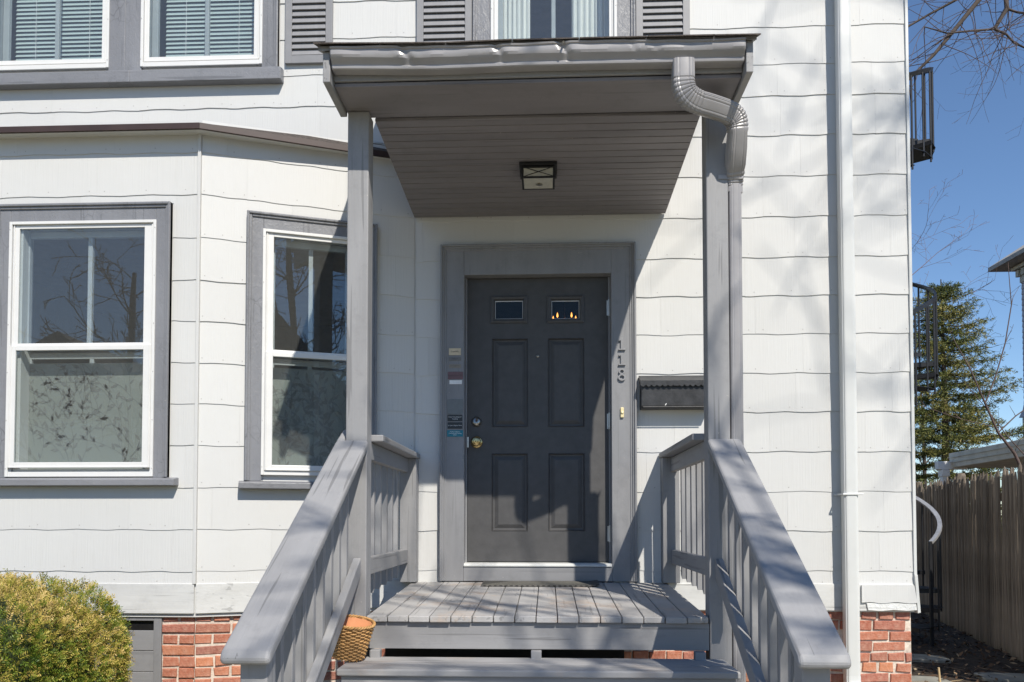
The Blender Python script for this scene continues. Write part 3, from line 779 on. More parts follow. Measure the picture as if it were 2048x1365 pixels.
# sloping handrails
SL = .582
for side in (0, 1):
    X = (lambda a, b: (a, b)) if side == 0 else (lambda a, b: (MX(b)+.004, MX(a)+.004))
    zt = lambda y: 1.748 + SL*(y+1.333)
    a, b = X(-1.047, -.884); q = MB()
    q.prism([(-1.336, zt(-1.336)), (-2.735, zt(-2.735)), (-2.752, zt(-2.735)-.026), (-2.735, zt(-2.735)-.05), (-1.336, zt(-1.336)-.046)], 'x', a, b)
    if side == 0: q.prism([(-1.2, zt(-1.2)-.01), (-1.3355, zt(-1.3355)), (-1.3355, zt(-1.3355)-.046), (-1.2, zt(-1.2)-.05)], 'x', a, -1.003)
    sr = q.build('stair_rail', M['ps'], porch, .014, 3, label='sloping handrail beside the wicker basket' if side == 0 else 'sloping handrail below the drainpipe')
    a, b = X(-.957, -.918); zl = lambda y: 1.150 + .585*(y+1.36)
    MB().prism([(-1.338, zl(-1.338)), (-2.60, zl(-2.60)), (-2.60, zl(-2.60)-.092), (-1.338, zl(-1.338)-.092)], 'x', a, b).build('lower_rail', M['ps'], sr, .005)
    a, b = X(-.999, -.959)
    for k in range(9):
        y = -1.445 - .135*k
        MB().add([(a,y-.019,zl(y)-.20),(b,y-.019,zl(y)-.20),(b,y+.019,zl(y)-.18),(a,y+.019,zl(y)-.18),(a,y-.019,zt(y-.019)-.048),(b,y-.019,zt(y-.019)-.048),(b,y+.019,zt(y+.019)-.048),(a,y+.019,zt(y+.019)-.048)],
                 [(0,3,2,1),(4,5,6,7),(0,1,5,4),(1,2,6,5),(2,3,7,6),(3,0,4,7)]).build('baluster', M['pz'], sr, .003)
    a, b = X(-1.0, -.91); y0, y1 = -2.69, -2.605
    MB().add([(a,y0,0),(b,y0,0),(b,y1,0),(a,y1,0),(a,y0,zt(y0)-.049),(b,y0,zt(y0)-.049),(b,y1,zt(y1)-.049),(a,y1,zt(y1)-.049)], [(0,3,2,1),(4,5,6,7),(0,1,5,4),(1,2,6,5),(2,3,7,6),(3,0,4,7)]).build('foot_post', M['pz'], sr, .005)
# ceiling
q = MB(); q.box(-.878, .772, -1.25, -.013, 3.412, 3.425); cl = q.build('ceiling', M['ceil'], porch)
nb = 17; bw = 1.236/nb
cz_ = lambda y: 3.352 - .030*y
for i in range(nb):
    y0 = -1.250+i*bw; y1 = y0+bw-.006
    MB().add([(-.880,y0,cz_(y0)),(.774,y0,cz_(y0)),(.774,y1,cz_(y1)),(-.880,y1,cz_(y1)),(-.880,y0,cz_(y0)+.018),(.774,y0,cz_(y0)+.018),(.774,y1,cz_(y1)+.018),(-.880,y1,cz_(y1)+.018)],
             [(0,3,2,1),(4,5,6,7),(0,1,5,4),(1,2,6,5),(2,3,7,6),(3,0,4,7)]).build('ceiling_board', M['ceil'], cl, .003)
# roof: soffit, barge boards, cheeks, shingles
ZR = lambda y: 3.542 + .41*(y+1.66)
sag = lambda x: -.010*math.sin(math.pi*max(0, min(1, (x+1.03)/1.0)))**2 - .006*(x+1.0)
q = MB(); 
for (x0, x1, yy0) in ((-1.06, .95, -1.66),):
    q.add([(x0,-1.655,ZR(-1.655)-.02),(x1,-1.655,ZR(-1.655)-.02),(x1,-.0145,ZR(0)-.02),(x0,-.0145,ZR(0)-.02),(x0,-1.655,ZR(-1.655)),(x1,-1.655,ZR(-1.655)),(x1,-.0145,ZR(0)),(x0,-.0145,ZR(0))],
          [(0,3,2,1),(4,5,6,7),(0,1,5,4),(1,2,6,5),(2,3,7,6),(3,0,4,7)])
roof = q.build('roof', M['px'], porch)
for (xa, xb) in ((-1.042, -1.008), (.905, .938)):
    MB().prism([(-1.640, 3.383), (-1.31, 3.383), (-1.29, 3.57), (-.015, 4.08), (-.015, ZR(0)-.022), (-1.640, ZR(-1.64)-.022)], 'x', xa, xb).build('barge_board', M['py'], roof, .004)
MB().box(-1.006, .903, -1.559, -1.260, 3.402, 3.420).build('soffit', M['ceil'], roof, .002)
MB().box(-1.006, .903, -1.575, -1.561, 3.422, 3.530).build('fascia', M['px'], roof, .002)
for (xa, xb) in ((-.884, -.868), (.762, .778)):
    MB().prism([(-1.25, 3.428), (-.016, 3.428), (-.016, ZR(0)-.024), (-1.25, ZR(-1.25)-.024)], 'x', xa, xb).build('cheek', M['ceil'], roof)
rows = 8
for i in range(rows):
    y0 = -1.685 + i*.21; x = -1.075 - (.15 if i % 2 else 0)
    while x < .965:
        xa, xb = max(x, -1.075+rng.uniform(-.006, .006)), min(x+.303, .962+rng.uniform(-.004, .008)); x += .306
        if xb-xa < .03: continue
        y1 = min(y0+.23, -.016); zo = .004; d0 = rng.uniform(-.004, .004); yy = y0+rng.uniform(-.006, .006)
        sg0, sg1 = (sag(xa), sag(xb)) if i == 0 else (0, 0)
        MB().add([(xa,yy,ZR(yy)+zo+sg0+.004),(xb,yy,ZR(yy)+zo+sg1+.004),(xb,y1,ZR(y1)+.001),(xa,y1,ZR(y1)+.001),(xa,yy,ZR(yy)+zo+.010+sg0),(xb,yy,ZR(yy)+zo+.010+sg1),(xb,y1,ZR(y1)+.006),(xa,y1,ZR(y1)+.006)],
                 [(0,3,2,1),(4,5,6,7),(0,1,5,4),(1,2,6,5),(2,3,7,6),(3,0,4,7)]).build('roof_shingle', M['roof'], roof)
# gutter with dents
gp = [(-.002, .118), (0, .004), (-.006, 0), (-.050, 0), (-.056, .004), (-.058, .014), (-.058, .024), (-.062, .032), (-.072, .044), (-.082, .056), (-.087, .070), (-.088, .088), (-.088, .104), (-.094, .108), (-.096, .114), (-.090, .119), (-.084, .115)]
nx = 320; vs = []; fs = []
dent = [(-.645, .011, .020), (-.59, .004, .05), (-.215, .009, .016), (.085, .014, .018), (.40, .003, .012), (.50, .002, .02)]
for i in range(nx+1):
    x = -1.0 + 1.897*i/nx
    zo = 3.449 + sag(x)*.9
    for j, (y, z) in enumerate(gp):
        k_ = max(0, min(1, (z-.01)/.06)) if j > 5 else 0
        dy = sum(a*math.exp(-((x-c+ (z-.07)*.5)/s_)**2) for c, a, s_ in dent)*k_ + .0012*math.sin(x*17+z*30)*k_ + .0008*math.sin(x*41)*k_
        dzz = (.003*math.sin(x*7.0) + .001*math.sin(x*23)) * (1 if j > 11 else 0) - sum(abs(a)*.14*math.exp(-((x-c)/s_)**2) for c, a, s_ in dent)*(1 if j > 11 else 0)
        vs.append((x, -1.577+y+dy, zo+z*.73+dzz))
m_ = len(gp)
for i in range(nx):
    for j in range(m_-1): fs.append((i*m_+j, i*m_+j+1, (i+1)*m_+j+1, (i+1)*m_+j))
gut = MB().add(vs, fs, 0, True).build('gutter', M['gutter'], porch, sharp=22)
so_ = gut.modifiers.new('sheet', 'SOLIDIFY'); so_.thickness = .002
for xx, i in ((-1.0, 0), (.897, nx)):
    q = MB(); ring = [vs[i*m_+j] for j in range(m_)]
    q.add([(xx-.0015, p[1], p[2]) for p in ring]+[(xx+.0015, p[1], p[2]) for p in ring], [tuple(range(m_)), tuple(range(2*m_-1, m_-1, -1))]+[(j, j+1, j+1+m_, j+m_) for j in range(m_-1)]); q.build('end_cap', M['gutter'], gut)
MB().tube([(.075, -1.69, 3.515), (.078, -1.66, 3.530), (.08, -1.58, 3.530)], [.005, .004, .004], 8).build('gutter_spike', M['nickel'], gut)
# porch downspout with elbows
def bez(p, q, r_, s_, n):
    out = []
    for i in range(n):
        t = i/n; out.append(tuple((1-t)**3*a+3*(1-t)**2*t*b+3*(1-t)*t*t*c+t**3*d for a, b, c, d in zip(p, q, r_, s_)))
    return out
path = [(.625, -1.610, 3.455), (.625, -1.610, 3.37)]
b1 = bez((.625, -1.610, 3.335), (.625, -1.612, 3.27), (.645, -1.600, 3.255), (.715, -1.560, 3.250), 30)
mid = [(.745, -1.545, 3.250), (.79, -1.518, 3.250)]
b2_ = bez((.825, -1.497, 3.249), (.895, -1.455, 3.248), (.910, -1.445, 3.23), (.912, -1.430, 3.165), 30)
dn_ = [(.914, -1.40, 3.12), (.918, -1.355, 3.07)]
b3_ = bez((.920, -1.335, 3.055), (.922, -1.305, 3.03), (.923, -1.292, 3.01), (.923, -1.290, 2.985), 15)
full = path + b1 + mid + b2_ + dn_ + b3_ + [(.923, -1.290, 2.965)]
full = [(x, y, z+.035*max(0, min(1, (z-3.0)/.16))) if i > 1 else (x, y, z+.02*(i == 1)) for i, (x, y, z) in enumerate(full)]
rad = []
for i in range(len(full)):
    inb = (2 <= i < 32) or (34 <= i < 64) or (66 <= i < 81)
    rad.append((1.0 - (.07 if (inb and i % 3 == 0) else 0.0)) * (1.0 - .22*max(0, (i-50)/33)))
pr = flute_profile(.102, .080, 64, .055, 10)
el1 = MB().tube(full, rad, prof=(pr, Vector((1, 0, 0))), smooth=True).build('porch_downspout', M['gutter'], porch, sharp=20, label='ribbed S-shaped elbow joining the porch gutter to its pipe')
pr2 = flute_profile(.064, .078, 64, .055, 10)
MB().tube([(.925, -1.290, 3.0), (.925, -1.290, .12)], 1.0, prof=(pr2, Vector((1, 0, 0)))).build('pipe', M['gutter'], el1)
MB().box(.840, .892, -1.338, -1.3345, 3.02, 3.042).box(.888, .962, -1.338, -1.3335, 3.02, 3.042).box(.9585, .962, -1.3335, -1.25, 3.02, 3.042).build('strap', M['gutter'], el1, .001)

# ------------------------------------------------------------------ things on the porch and wall
# ceiling lantern
lt = thing('ceiling_light', (-.05, -.69, 3.37), 'small black framed box lantern with frosted glass under the porch ceiling', 'light')
x0, x1, y0, y1, zt_, zb_ = -.145, .045, -.775, -.605, 3.376, 3.285
fr = MB(); fr.box(x0-.012, x1+.012, y0-.012, y1+.012, zt_-.022, zt_-.004)
for (a, b) in ((x0, y0), (x1-.012, y0), (x0, y1-.012), (x1-.012, y1-.012)): fr.box(a, a+.012, b, b+.012, zb_, zt_-.022)
for zz in (zb_, zt_-.034):
    fr.box(x0+.012, x1-.012, y0+.001, y0+.011, zz, zz+.010).box(x0+.012, x1-.012, y1-.011, y1-.001, zz, zz+.010).box(x0+.001, x0+.011, y0+.012, y1-.012, zz, zz+.010).box(x1-.011, x1-.001, y0+.012, y1-.012, zz, zz+.010)
fr.build('frame', M['black'], lt, .0015)
M['frost'] = plain('frosted_glass', (.50, .49, .43), .35, 0, .3, 120, .1)
MB().box(x0+.012, x1-.012, y0+.005, y0+.008, zb_+.010, zt_-.034).box(x0+.012, x1-.012, y1-.008, y1-.005, zb_+.010, zt_-.034).box(x0+.005, x0+.008, y0+.012, y1-.012, zb_+.010, zt_-.034).box(x1-.008, x1-.005, y0+.012, y1-.012, zb_+.010, zt_-.034).build('glass_sides', M['frost'], lt)
MB().box(x0+.012, x1-.012, y0+.012, y1-.012, zb_+.002, zb_+.005).build('glass_bottom', M['frost'], lt)
MB().lathe([(.018, 0), (.018, .003), (.012, .004), (.010, .007), (.0, .008)], (-.045, -.68, zb_-.006), 18).build('finial', M['nickel'], lt)
wv = MB(); wv.tube([(x0+.012, y0+.001, zb_+.008), (x1-.012, y0+.001, zt_-.030)], .002, 6); wv.tube([(x0+.012, y0-.001, zt_-.030), (x1-.012, y0-.001, zb_+.008)], .002, 6); wv.build('cross_wires', M['black'], lt)
# mailbox
mbx = thing('mailbox', (.82, -.06, 2.06), 'black metal mailbox with scalloped lid mounted beside the door', 'mailbox')
X0, X1 = .600, 1.042
MB().prism([(-.013, 2.262), (-.013, 2.062), (-.095, 2.062), (-.108, 2.075), (-.108, 2.215)], 'x', X0, X1).build('box', M['mail'], mbx, .006)
vs = []; n = 13; wseg = (X1-X0+.012)/n; poly = []
ld = MB(); ld.prism([(-.0135, 2.288), (-.0135, 2.266), (-.109, 2.221), (-.120, 2.226), (-.120, 2.236)], 'x', X0-.006, X1+.006); lid = ld.build('lid', M['mail'], mbx, .002)
pts = [(X0-.006, 2.238)]
for i in range(n):
    for j in range(7):
        a = math.pi*j/6
        if i in (6,): zz = 2.204
        else: zz = 2.211 - .012*math.sin(a)
        pts.append((X0-.006+wseg*(i+j/6), zz))
pts.append((X1+.006, 2.238))
MB().prism(pts, 'y', -.1245, -.1205).build('scalloped_edge', M['mail'], lid)
MB().box(X0+.01, X1-.01, -.113, -.109, 2.066, 2.074).build('bottom_lip', M['mail'], mbx, .002)
MB().prism([(.750, 2.078), (.757, 2.082), (.762, 2.092), (.758, 2.094), (.752, 2.086)], 'y', -.1105, -.1085).build('paint_chip', M['white'], mbx)
# doorbell
bell = thing('doorbell', (.485, -.035, 2.045), 'small cream doorbell button on the door casing', 'doorbell')
M['cream'] = plain('cream_plastic', (.72, .62, .36), .4, 0, 0, 20, .04)
MB().box(.474, .496, -.044, -.0305, 2.012, 2.078).build('plate', M['cream'], bell, .004)
MB().lathe([(.009, .0), (.009, .004), (.006, .006), (.0, .0062)], (.485, -.0442, 2.045), 16, 0, 'y').build('button', M['cream'], bell)
# house number, painted over in the casing colour
def one(z0, lab):
    q = MB(); h = .080; xc = .484
    q.prism([(xc-.007, z0), (xc+.007, z0), (xc+.007, z0+h), (xc-.002, z0+h), (xc-.020, z0+h-.010), (xc-.020, z0+h-.021), (xc-.007, z0+h-.017)], 'y', -.044, -.0305)
    q.box(xc-.022, xc-.0072, -.044, -.0305, z0, z0+.009).box(xc+.0072, xc+.024, -.044, -.0305, z0, z0+.010)
    o = q.build('house_number', M['casing'], None, .0015); tag(o, lab, 'house number', 'digits on the door casing')
one(2.452, 'topmost raised digit 1 on the door casing'); one(2.353, 'middle raised digit 1 on the door casing')
q = MB(); xc = .484
for (cz, ra, rb) in ((2.312, .0165, .0150), (2.274, .0205, .0185)):
    n = 30; vs = []; fs = []
    for j in range(n):
        a = 2*math.pi*j/n
        for (k_, y) in ((1.18, -.0305), (1.18, -.044), (.72, -.044), (.72, -.0305)): vs.append((xc+ra*k_*math.cos(a), y, cz+rb*k_*math.sin(a)))
    for j in range(n):
        a_, b_ = j*4, ((j+1) % n)*4; fs += [(a_, a_+1, b_+1, b_), (a_+1, a_+2, b_+2, b_+1), (a_+2, a_+3, b_+3, b_+2)]
    q.add(vs, fs)
o = q.build('house_number', M['casing']); tag(o, 'lowest raised digit, an 8, above the doorbell', 'house number', 'digits on the door casing')
# name plates
def text(parent, s_, x, z, y, size, m, width=None, name='lettering'):
    c = bpy.data.curves.new(name, 'FONT'); c.body = s_; c.size = size; c.align_x = 'CENTER'; c.align_y = 'CENTER'; c.extrude = .0002
    tmp = bpy.data.objects.new(name, c); me = bpy.data.meshes.new_from_object(tmp); bpy.data.objects.remove(tmp); me.materials.clear(); me.materials.append(m)
    o = bpy.data.objects.new(name, me); COL.objects.link(o); o.parent = parent; o.rotation_euler = (R(90), 0, 0)
    o.location = Vector((x, y, z)) - wloc(parent)
    return o
M['inkw'] = plain('white_ink', (.85, .85, .85), .6); M['inkd'] = plain('dark_ink', (.05, .04, .04), .6)
PL = [(-.646, -.567, 2.431, 2.476, (.60, .50, .34), 'tan nameplate topmost beside the door', [(2.4535, .013, 'd', 'CHAPPEL')]),
      (-.646, -.566, 2.394, 2.417, (.16, .15, .14), 'dark weathered name strip under the tan nameplate', [(2.4055, .010, 'd', 'THERAPY')]),
      (-.645, -.566, 2.348, 2.370, (.24, .21, .17), 'brown-grey weathered name strip above the maroon plate', [(2.359, .010, 'd', 'COUNSELING')]),
      (-.652, -.552, 2.272, 2.321, (.15, .075, .08), 'maroon nameplate beside the door', [(2.296, .014, 'd', 'Robert Lowe MD')]),
      (-.642, -.560, 2.239, 2.265, (.80, .80, .80), 'small blank white label beside the door', []),
      (-.655, -.553, 2.041, 2.139, (.15, .16, .165), 'grey faded plate above the black nameplates', []),
      (-.654, -.556, 1.995, 2.037, (.012, .014, .018), 'upper of the two black nameplates', [(2.023, .0098, 'w', 'Pavao Consulting and'), (2.010, .0098, 'w', 'Coaching')]),
      (-.654, -.556, 1.946, 1.988, (.012, .014, .018), 'lower black nameplate above the teal one', [(1.967, .0090, 'w', 'Dr. Joyce Maguire Pavao')]),
      (-.657, -.552, 1.893, 1.936, (.0, .17, .24), 'teal nameplate lowest beside the door', [(1.925, .0088, 'w', 'Pre/Post Adoption'), (1.9145, .0088, 'w', 'Consulting and Training'), (1.904, .0088, 'w', 'PACT')])]
for (xa, xb, za, zb, col, lab, lines) in PL:
    pt = MB().box(xa, xb, -.0335, -.0302, za, zb).build('nameplate', plain('plate', col, .35, 0, 0, 120, .12), None, .0008)
    tag(pt, lab, 'nameplate', 'nameplates beside the door')
    for (z, sz, ink, s_) in lines: text(pt, s_, (xa+xb)/2, z, -.0338, sz, M['ink'+ink])
# chandelier glimpsed through the door light
ch = thing('chandelier', (.145, 1.5, 3.0), 'lit brass chandelier seen through the small door pane', 'chandelier')
M['flame'], nt, p = newmat('lamp_flame'); p.inputs['Emission Color'].default_value = (1, .42, .10, 1); p.inputs['Emission Strength'].default_value = 7; p.inputs['Base Color'].default_value = (1, .8, .5, 1)
MB().tube([(.145, 1.5, 3.655), (.145, 1.5, 3.02)], .008, 8).build('rod', M['brass'], ch)
for a in range(5):
    t = a*1.2566+.3; bx, by = .145+.10*math.cos(t), 1.5+.10*math.sin(t)
    MB().tube([(.145, 1.5, 3.03), (.145+.06*math.cos(t), 1.5+.06*math.sin(t), 2.985), (bx, by, 3.01), (bx, by, 3.035)], .006, 6).build('arm', M['brass'], ch)
    MB().lathe([(.003, 0), (.0075, .010), (.006, .024), (.001, .042)], (bx, by, 3.037), 10).build('bulb', M['flame'], ch)
# doormat
def mat_mat():
    m, nt, p = newmat('rubber_mat'); k = N(nt)
    br = k.n('ShaderNodeTexChecker'); br.inputs['Scale'].default_value = 1; k.l(k.coord((60, 60, 60)), br.inputs['Vector'])
    c = k.mix(br.outputs['Fac'], (.045, .043, .040), (.12, .115, .105)); k.l(c, p.inputs['Base Color']); p.inputs['Roughness'].default_value = .75
    k.l(k.bump(br.outputs['Fac'], .8, .01), p.inputs['Normal']); return m
q = MB(); nx_, ny_ = 24, 8; vs = []; fs = []
for i in range(nx_+1):
    for j in range(ny_+1):
        x = -.415+.735*i/nx_; y = -.262+.222*j/ny_; cu = .010*max(0, (i-nx_+3)/3)**2
        vs.append((x, y, dz_(y)+.010+cu))
        vs.append((x, y, dz_(y)+.003+cu))
ix = lambda i, j, k_: (i*(ny_+1)+j)*2+k_
for i in range(nx_):
    for j in range(ny_): fs += [(ix(i,j,0), ix(i+1,j,0), ix(i+1,j+1,0), ix(i,j+1,0)), (ix(i,j,1), ix(i,j+1,1), ix(i+1,j+1,1), ix(i+1,j,1))]
for i in range(nx_): fs += [(ix(i,0,0), ix(i,0,1), ix(i+1,0,1), ix(i+1,0,0)), (ix(i,ny_,0), ix(i+1,ny_,0), ix(i+1,ny_,1), ix(i,ny_,1))]
for j in range(ny_): fs += [(ix(0,j,0), ix(0,j+1,0), ix(0,j+1,1), ix(0,j,1)), (ix(nx_,j,0), ix(nx_,j,1), ix(nx_,j+1,1), ix(nx_,j+1,0))]
dmat = thing('doormat', (-.05, -.15, .93), 'dark rubber doormat with lattice pattern in front of the door', 'doormat')
MB().add(vs, fs).build('mat_sheet', mat_mat(), dmat)
lat = MB()
for i in range(46):
    x = -.405+.0158*i
    for sgn in (1, -1):
        x2 = x+sgn*.19
        xa, ya, xb, yb = x, -.255, x2, -.045
        if xb > .31: yb = ya+(yb-ya)*(.31-xa)/(xb-xa); xb = .31
        if xb < -.405: yb = ya+(yb-ya)*(-.405-xa)/(xb-xa); xb = -.405
        if abs(yb-ya) < .02: continue
        lat.tube([(xa, ya, dz_(ya)+.0105), (xb, yb, dz_(yb)+.0105)], .0022, 4, smooth=False)
lat.build('lattice', plain('rubber_rib', (.14, .135, .12), .7), dmat)
# wicker basket leaning on the top step
bk = thing('basket', (-.925, -1.500, .688), 'small wicker basket on the top step beside the railing', 'basket')
M['wick'] = plain('wicker', (.48, .27, .10), .55, 0, .3, 120, .35); M['terra'] = plain('terracotta_lining', (.52, .22, .10), .8, 0, .2, 50, .12)
tilt = Matrix.Rotation(R(8), 3, 'Y') @ Matrix.Rotation(R(7), 3, 'X')
BF = lambda x, y, z: tuple(tilt @ Vector((x, y, z)) + Vector((-.945, -1.480, .700)))
ns = 26; H_ = .165; rad_ = lambda t: .073+.030*t
wv = MB(BF)
for k in range(19):
    t = (k+.5)/19; pts = []
    for j in range(ns*4+1):
        a = 2*math.pi*j/(ns*4); rr = rad_(t)+.0042*math.cos(ns/2*a+math.pi*(k % 2))
        pts.append((rr*math.cos(a), rr*math.sin(a), .005+t*H_+.0012*math.sin(a*7+k)))
    wv.tube(pts, .0044, 5, cap=False)
wv.build('weave', M['wick'], bk)
sk = MB(BF)
for j in range(ns):
    a = 2*math.pi*j/ns; sk.tube([(rad_(0)*math.cos(a), rad_(0)*math.sin(a), 0), (rad_(1)*math.cos(a), rad_(1)*math.sin(a), H_+.004)], .003, 5)
sk.build('stakes', M['wick'], bk)
for ph, rr in ((0, .0045), (math.pi, .0045)):
    pts = []
    for j in range(161):
        a = 2*math.pi*j/160; pts.append(((.104+rr*math.cos(a*22+ph))*math.cos(a), (.104+rr*math.cos(a*22+ph))*math.sin(a), H_+.006+rr*math.sin(a*22+ph)))
    MB(BF).tube(pts, .0046, 5, cap=False).build('rim', M['wick'], bk)
MB(BF).lathe([(.066, .006), (.096, H_+.002), (.093, H_+.002), (.063, .012), (.0, .012)], (0, 0, 0), 32).build('lining', M['terra'], bk)

# ------------------------------------------------------------------ vegetation helpers
def tubes_np(segs, n=4):
    """segs: list of (p0,p1,r0,r1) -> arrays for one mesh of many thin tapered tubes"""
    P0 = np.array([s_[0] for s_ in segs]); P1 = np.array([s_[1] for s_ in segs]); r0 = np.array([s_[2] for s_ in segs]); r1 = np.array([s_[3] for s_ in segs])
    d = P1-P0; d /= np.linalg.norm(d, axis=1, keepdims=True)+1e-9
    ref = np.where(np.abs(d[:, 2:3]) < .9, np.array([[0, 0, 1.]]), np.array([[1., 0, 0]]))
    u = np.cross(d, ref); u /= np.linalg.norm(u, axis=1, keepdims=True)+1e-9; w_ = np.cross(d, u)
    V = []
    for (P, r_) in ((P0, r0), (P1, r1)):
        for j in range(n):
            a = 2*math.pi*j/n; V.append(P + (u*math.cos(a)+w_*math.sin(a))*r_[:, None])
    V = np.stack(V, 1); m_ = len(segs); base = np.arange(m_)[:, None]*(2*n)
    F = np.concatenate([base + np.array([[j, (j+1) % n, n+(j+1) % n, n+j]]) for j in range(n)], 0)
    return V.reshape(-1, 3), F
def wander(r, p, d, length, r0, depth, out, seg=.16, curl=.22, droop=0.0, bf=1.0, rmin=.0022, taper=.35):
    p = np.array(p, float); d = np.array(d, float); d /= np.linalg.norm(d)
    n = max(3, int(length/seg)); L = length/n; bend = np.array([r.gauss(0, 1) for _ in range(3)])*curl*.35
    for i in range(n):
        t = i/n; ra = max(rmin, r0*(1-(1-taper)*t)); rb = max(rmin, r0*(1-(1-taper)*(t+1/n)))
        d = d + np.array([r.gauss(0, curl*.4) for _ in range(3)]) + bend*L + np.array([0, 0, -droop*L]); d /= np.linalg.norm(d)
        q = p + d*L; out.append((p, q, ra, rb)); p = q
        if depth > 0 and t > .12 and r.random() < bf*min(1.0, L*3.2):
            nd = np.array([r.gauss(0, 1) for _ in range(3)]); nd -= d*nd.dot(d); nd /= np.linalg.norm(nd)+1e-9
            ang = r.uniform(.55, 1.1); cd = d*math.cos(ang)+nd*math.sin(ang)
            wander(r, q, cd, length*r.uniform(.35, .65)*(1-.45*t), rb*r.uniform(.45, .7), depth-1, out, seg, curl, droop, bf, rmin, taper)
M['bark'] = plain('bark', (.075, .058, .048), .9, 0, .8, 30, .3)
M['twig'] = plain('twig_bark', (.10, .070, .062), .85, 0, .2, 30, .25)

# ---- yew shrub at the foot of the bay
yew = thing('yew_shrub', (-3.0, -1.55, 0), 'clipped golden green yew bush at the foot of the bay', 'shrub')
def superell(n, c, rad, e, r_):
    v = r_.normal(size=(n, 3)); v /= np.linalg.norm(v, axis=1, keepdims=True)
    k = (np.abs(v/1.0)**e).sum(1)**(-1/e); p = v*k[:, None]
    nn = np.sign(p)*np.abs(p)**(e-1)/np.array(rad); nn /= np.linalg.norm(nn, axis=1, keepdims=True)
    return p*np.array(rad)+np.array(c), nn
def lump(P):
    return (.028*np.sin(P[:, 0]*9+1)*np.sin(P[:, 1]*8)+.018*np.sin(P[:, 0]*21+P[:, 2]*17)+.016*np.sin(P[:, 1]*27+P[:, 0]*13))
C0, R0, E0 = (-3.09, -1.60, .565), (.90, .76, .47), 3.8
P, NN = superell(30000, C0, R0, E0, nrg); keep = P[:, 2] > .12; P, NN = P[keep], NN[keep]
P += NN*(lump(P)+nrg.normal(0, .007, len(P)) - nrg.exponential(.020, len(P)))[:, None]
D = NN*.7 + nrg.normal(0, .40, P.shape) + np.array([0, 0, .22]); D /= np.linalg.norm(D, axis=1, keepdims=True)
Ls = nrg.uniform(.025, .048, len(P)); nk = 9
tn = np.sin(P[:, 0]*7+2)*np.sin(P[:, 2]*9+P[:, 1]*6)*.16 + nrg.normal(.45, .2, len(P)) + .45*(P[:, 2]-.75)  # golden rises with height: bleached new growth, and the sunlit top put into colour
ref = nrg.normal(size=P.shape); U = np.cross(D, ref); U /= np.linalg.norm(U, axis=1, keepdims=True); W = np.cross(D, U)
V = []; tv = []
for k in range(nk):
    t = (k+.5)/nk; sgn = 1 if k % 2 else -1; th = nrg.uniform(-.5, .5, len(P))
    base = P + D*(Ls*t)[:, None]
    nd = U*(sgn*np.cos(th))[:, None] + W*np.sin(th)[:, None]; nd = nd*.85 + D*.6; nd /= np.linalg.norm(nd, axis=1, keepdims=True)
    side = np.cross(nd, W); side /= np.linalg.norm(side, axis=1, keepdims=True)+1e-9
    nl = nrg.uniform(.013, .021, len(P))[:, None]; hw = .0019
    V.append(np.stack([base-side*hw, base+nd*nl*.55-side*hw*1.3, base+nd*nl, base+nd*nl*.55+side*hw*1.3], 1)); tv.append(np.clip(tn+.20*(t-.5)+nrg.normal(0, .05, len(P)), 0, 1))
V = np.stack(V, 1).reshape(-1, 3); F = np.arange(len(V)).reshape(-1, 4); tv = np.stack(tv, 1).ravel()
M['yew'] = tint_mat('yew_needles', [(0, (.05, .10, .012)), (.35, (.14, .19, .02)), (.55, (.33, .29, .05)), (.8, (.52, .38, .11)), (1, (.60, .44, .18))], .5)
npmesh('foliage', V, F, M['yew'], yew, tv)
Pc, Nc = superell(2500, C0, tuple(x*.86 for x in R0), E0, nrg)
seg_ = []
ry = random.Random(3)
for k in range(60):
    a = ry.uniform(0, 6.28); rr = ry.uniform(.3, .9); tip = (C0[0]+R0[0]*.8*rr*math.cos(a), C0[1]+R0[1]*.8*rr*math.sin(a), ry.uniform(.5, .95))
    wander(ry, (C0[0]+ry.uniform(-.15, .15), C0[1]+ry.uniform(-.15, .15), .0), (tip[0]-C0[0], tip[1]-C0[1], tip[2]), .85, .014, 2, seg_, .08, .3)
v_, f_ = tubes_np(seg_, 5); npmesh('stems', v_, f_, M['bark'], yew)
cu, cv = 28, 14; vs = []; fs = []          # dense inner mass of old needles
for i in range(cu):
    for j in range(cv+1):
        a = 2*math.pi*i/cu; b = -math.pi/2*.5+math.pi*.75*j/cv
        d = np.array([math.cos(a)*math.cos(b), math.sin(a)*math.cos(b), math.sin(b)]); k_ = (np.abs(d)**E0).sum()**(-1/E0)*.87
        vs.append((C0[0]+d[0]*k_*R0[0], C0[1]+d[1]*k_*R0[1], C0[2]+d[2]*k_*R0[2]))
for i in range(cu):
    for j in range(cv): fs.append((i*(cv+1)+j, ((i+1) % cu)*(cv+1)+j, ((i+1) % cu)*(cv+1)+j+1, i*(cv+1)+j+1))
MB().add(vs, fs, 0, True).build('inner_foliage', plain('inner_needles', (.03, .045, .012), .9, 0, 1, 90, .5), yew)

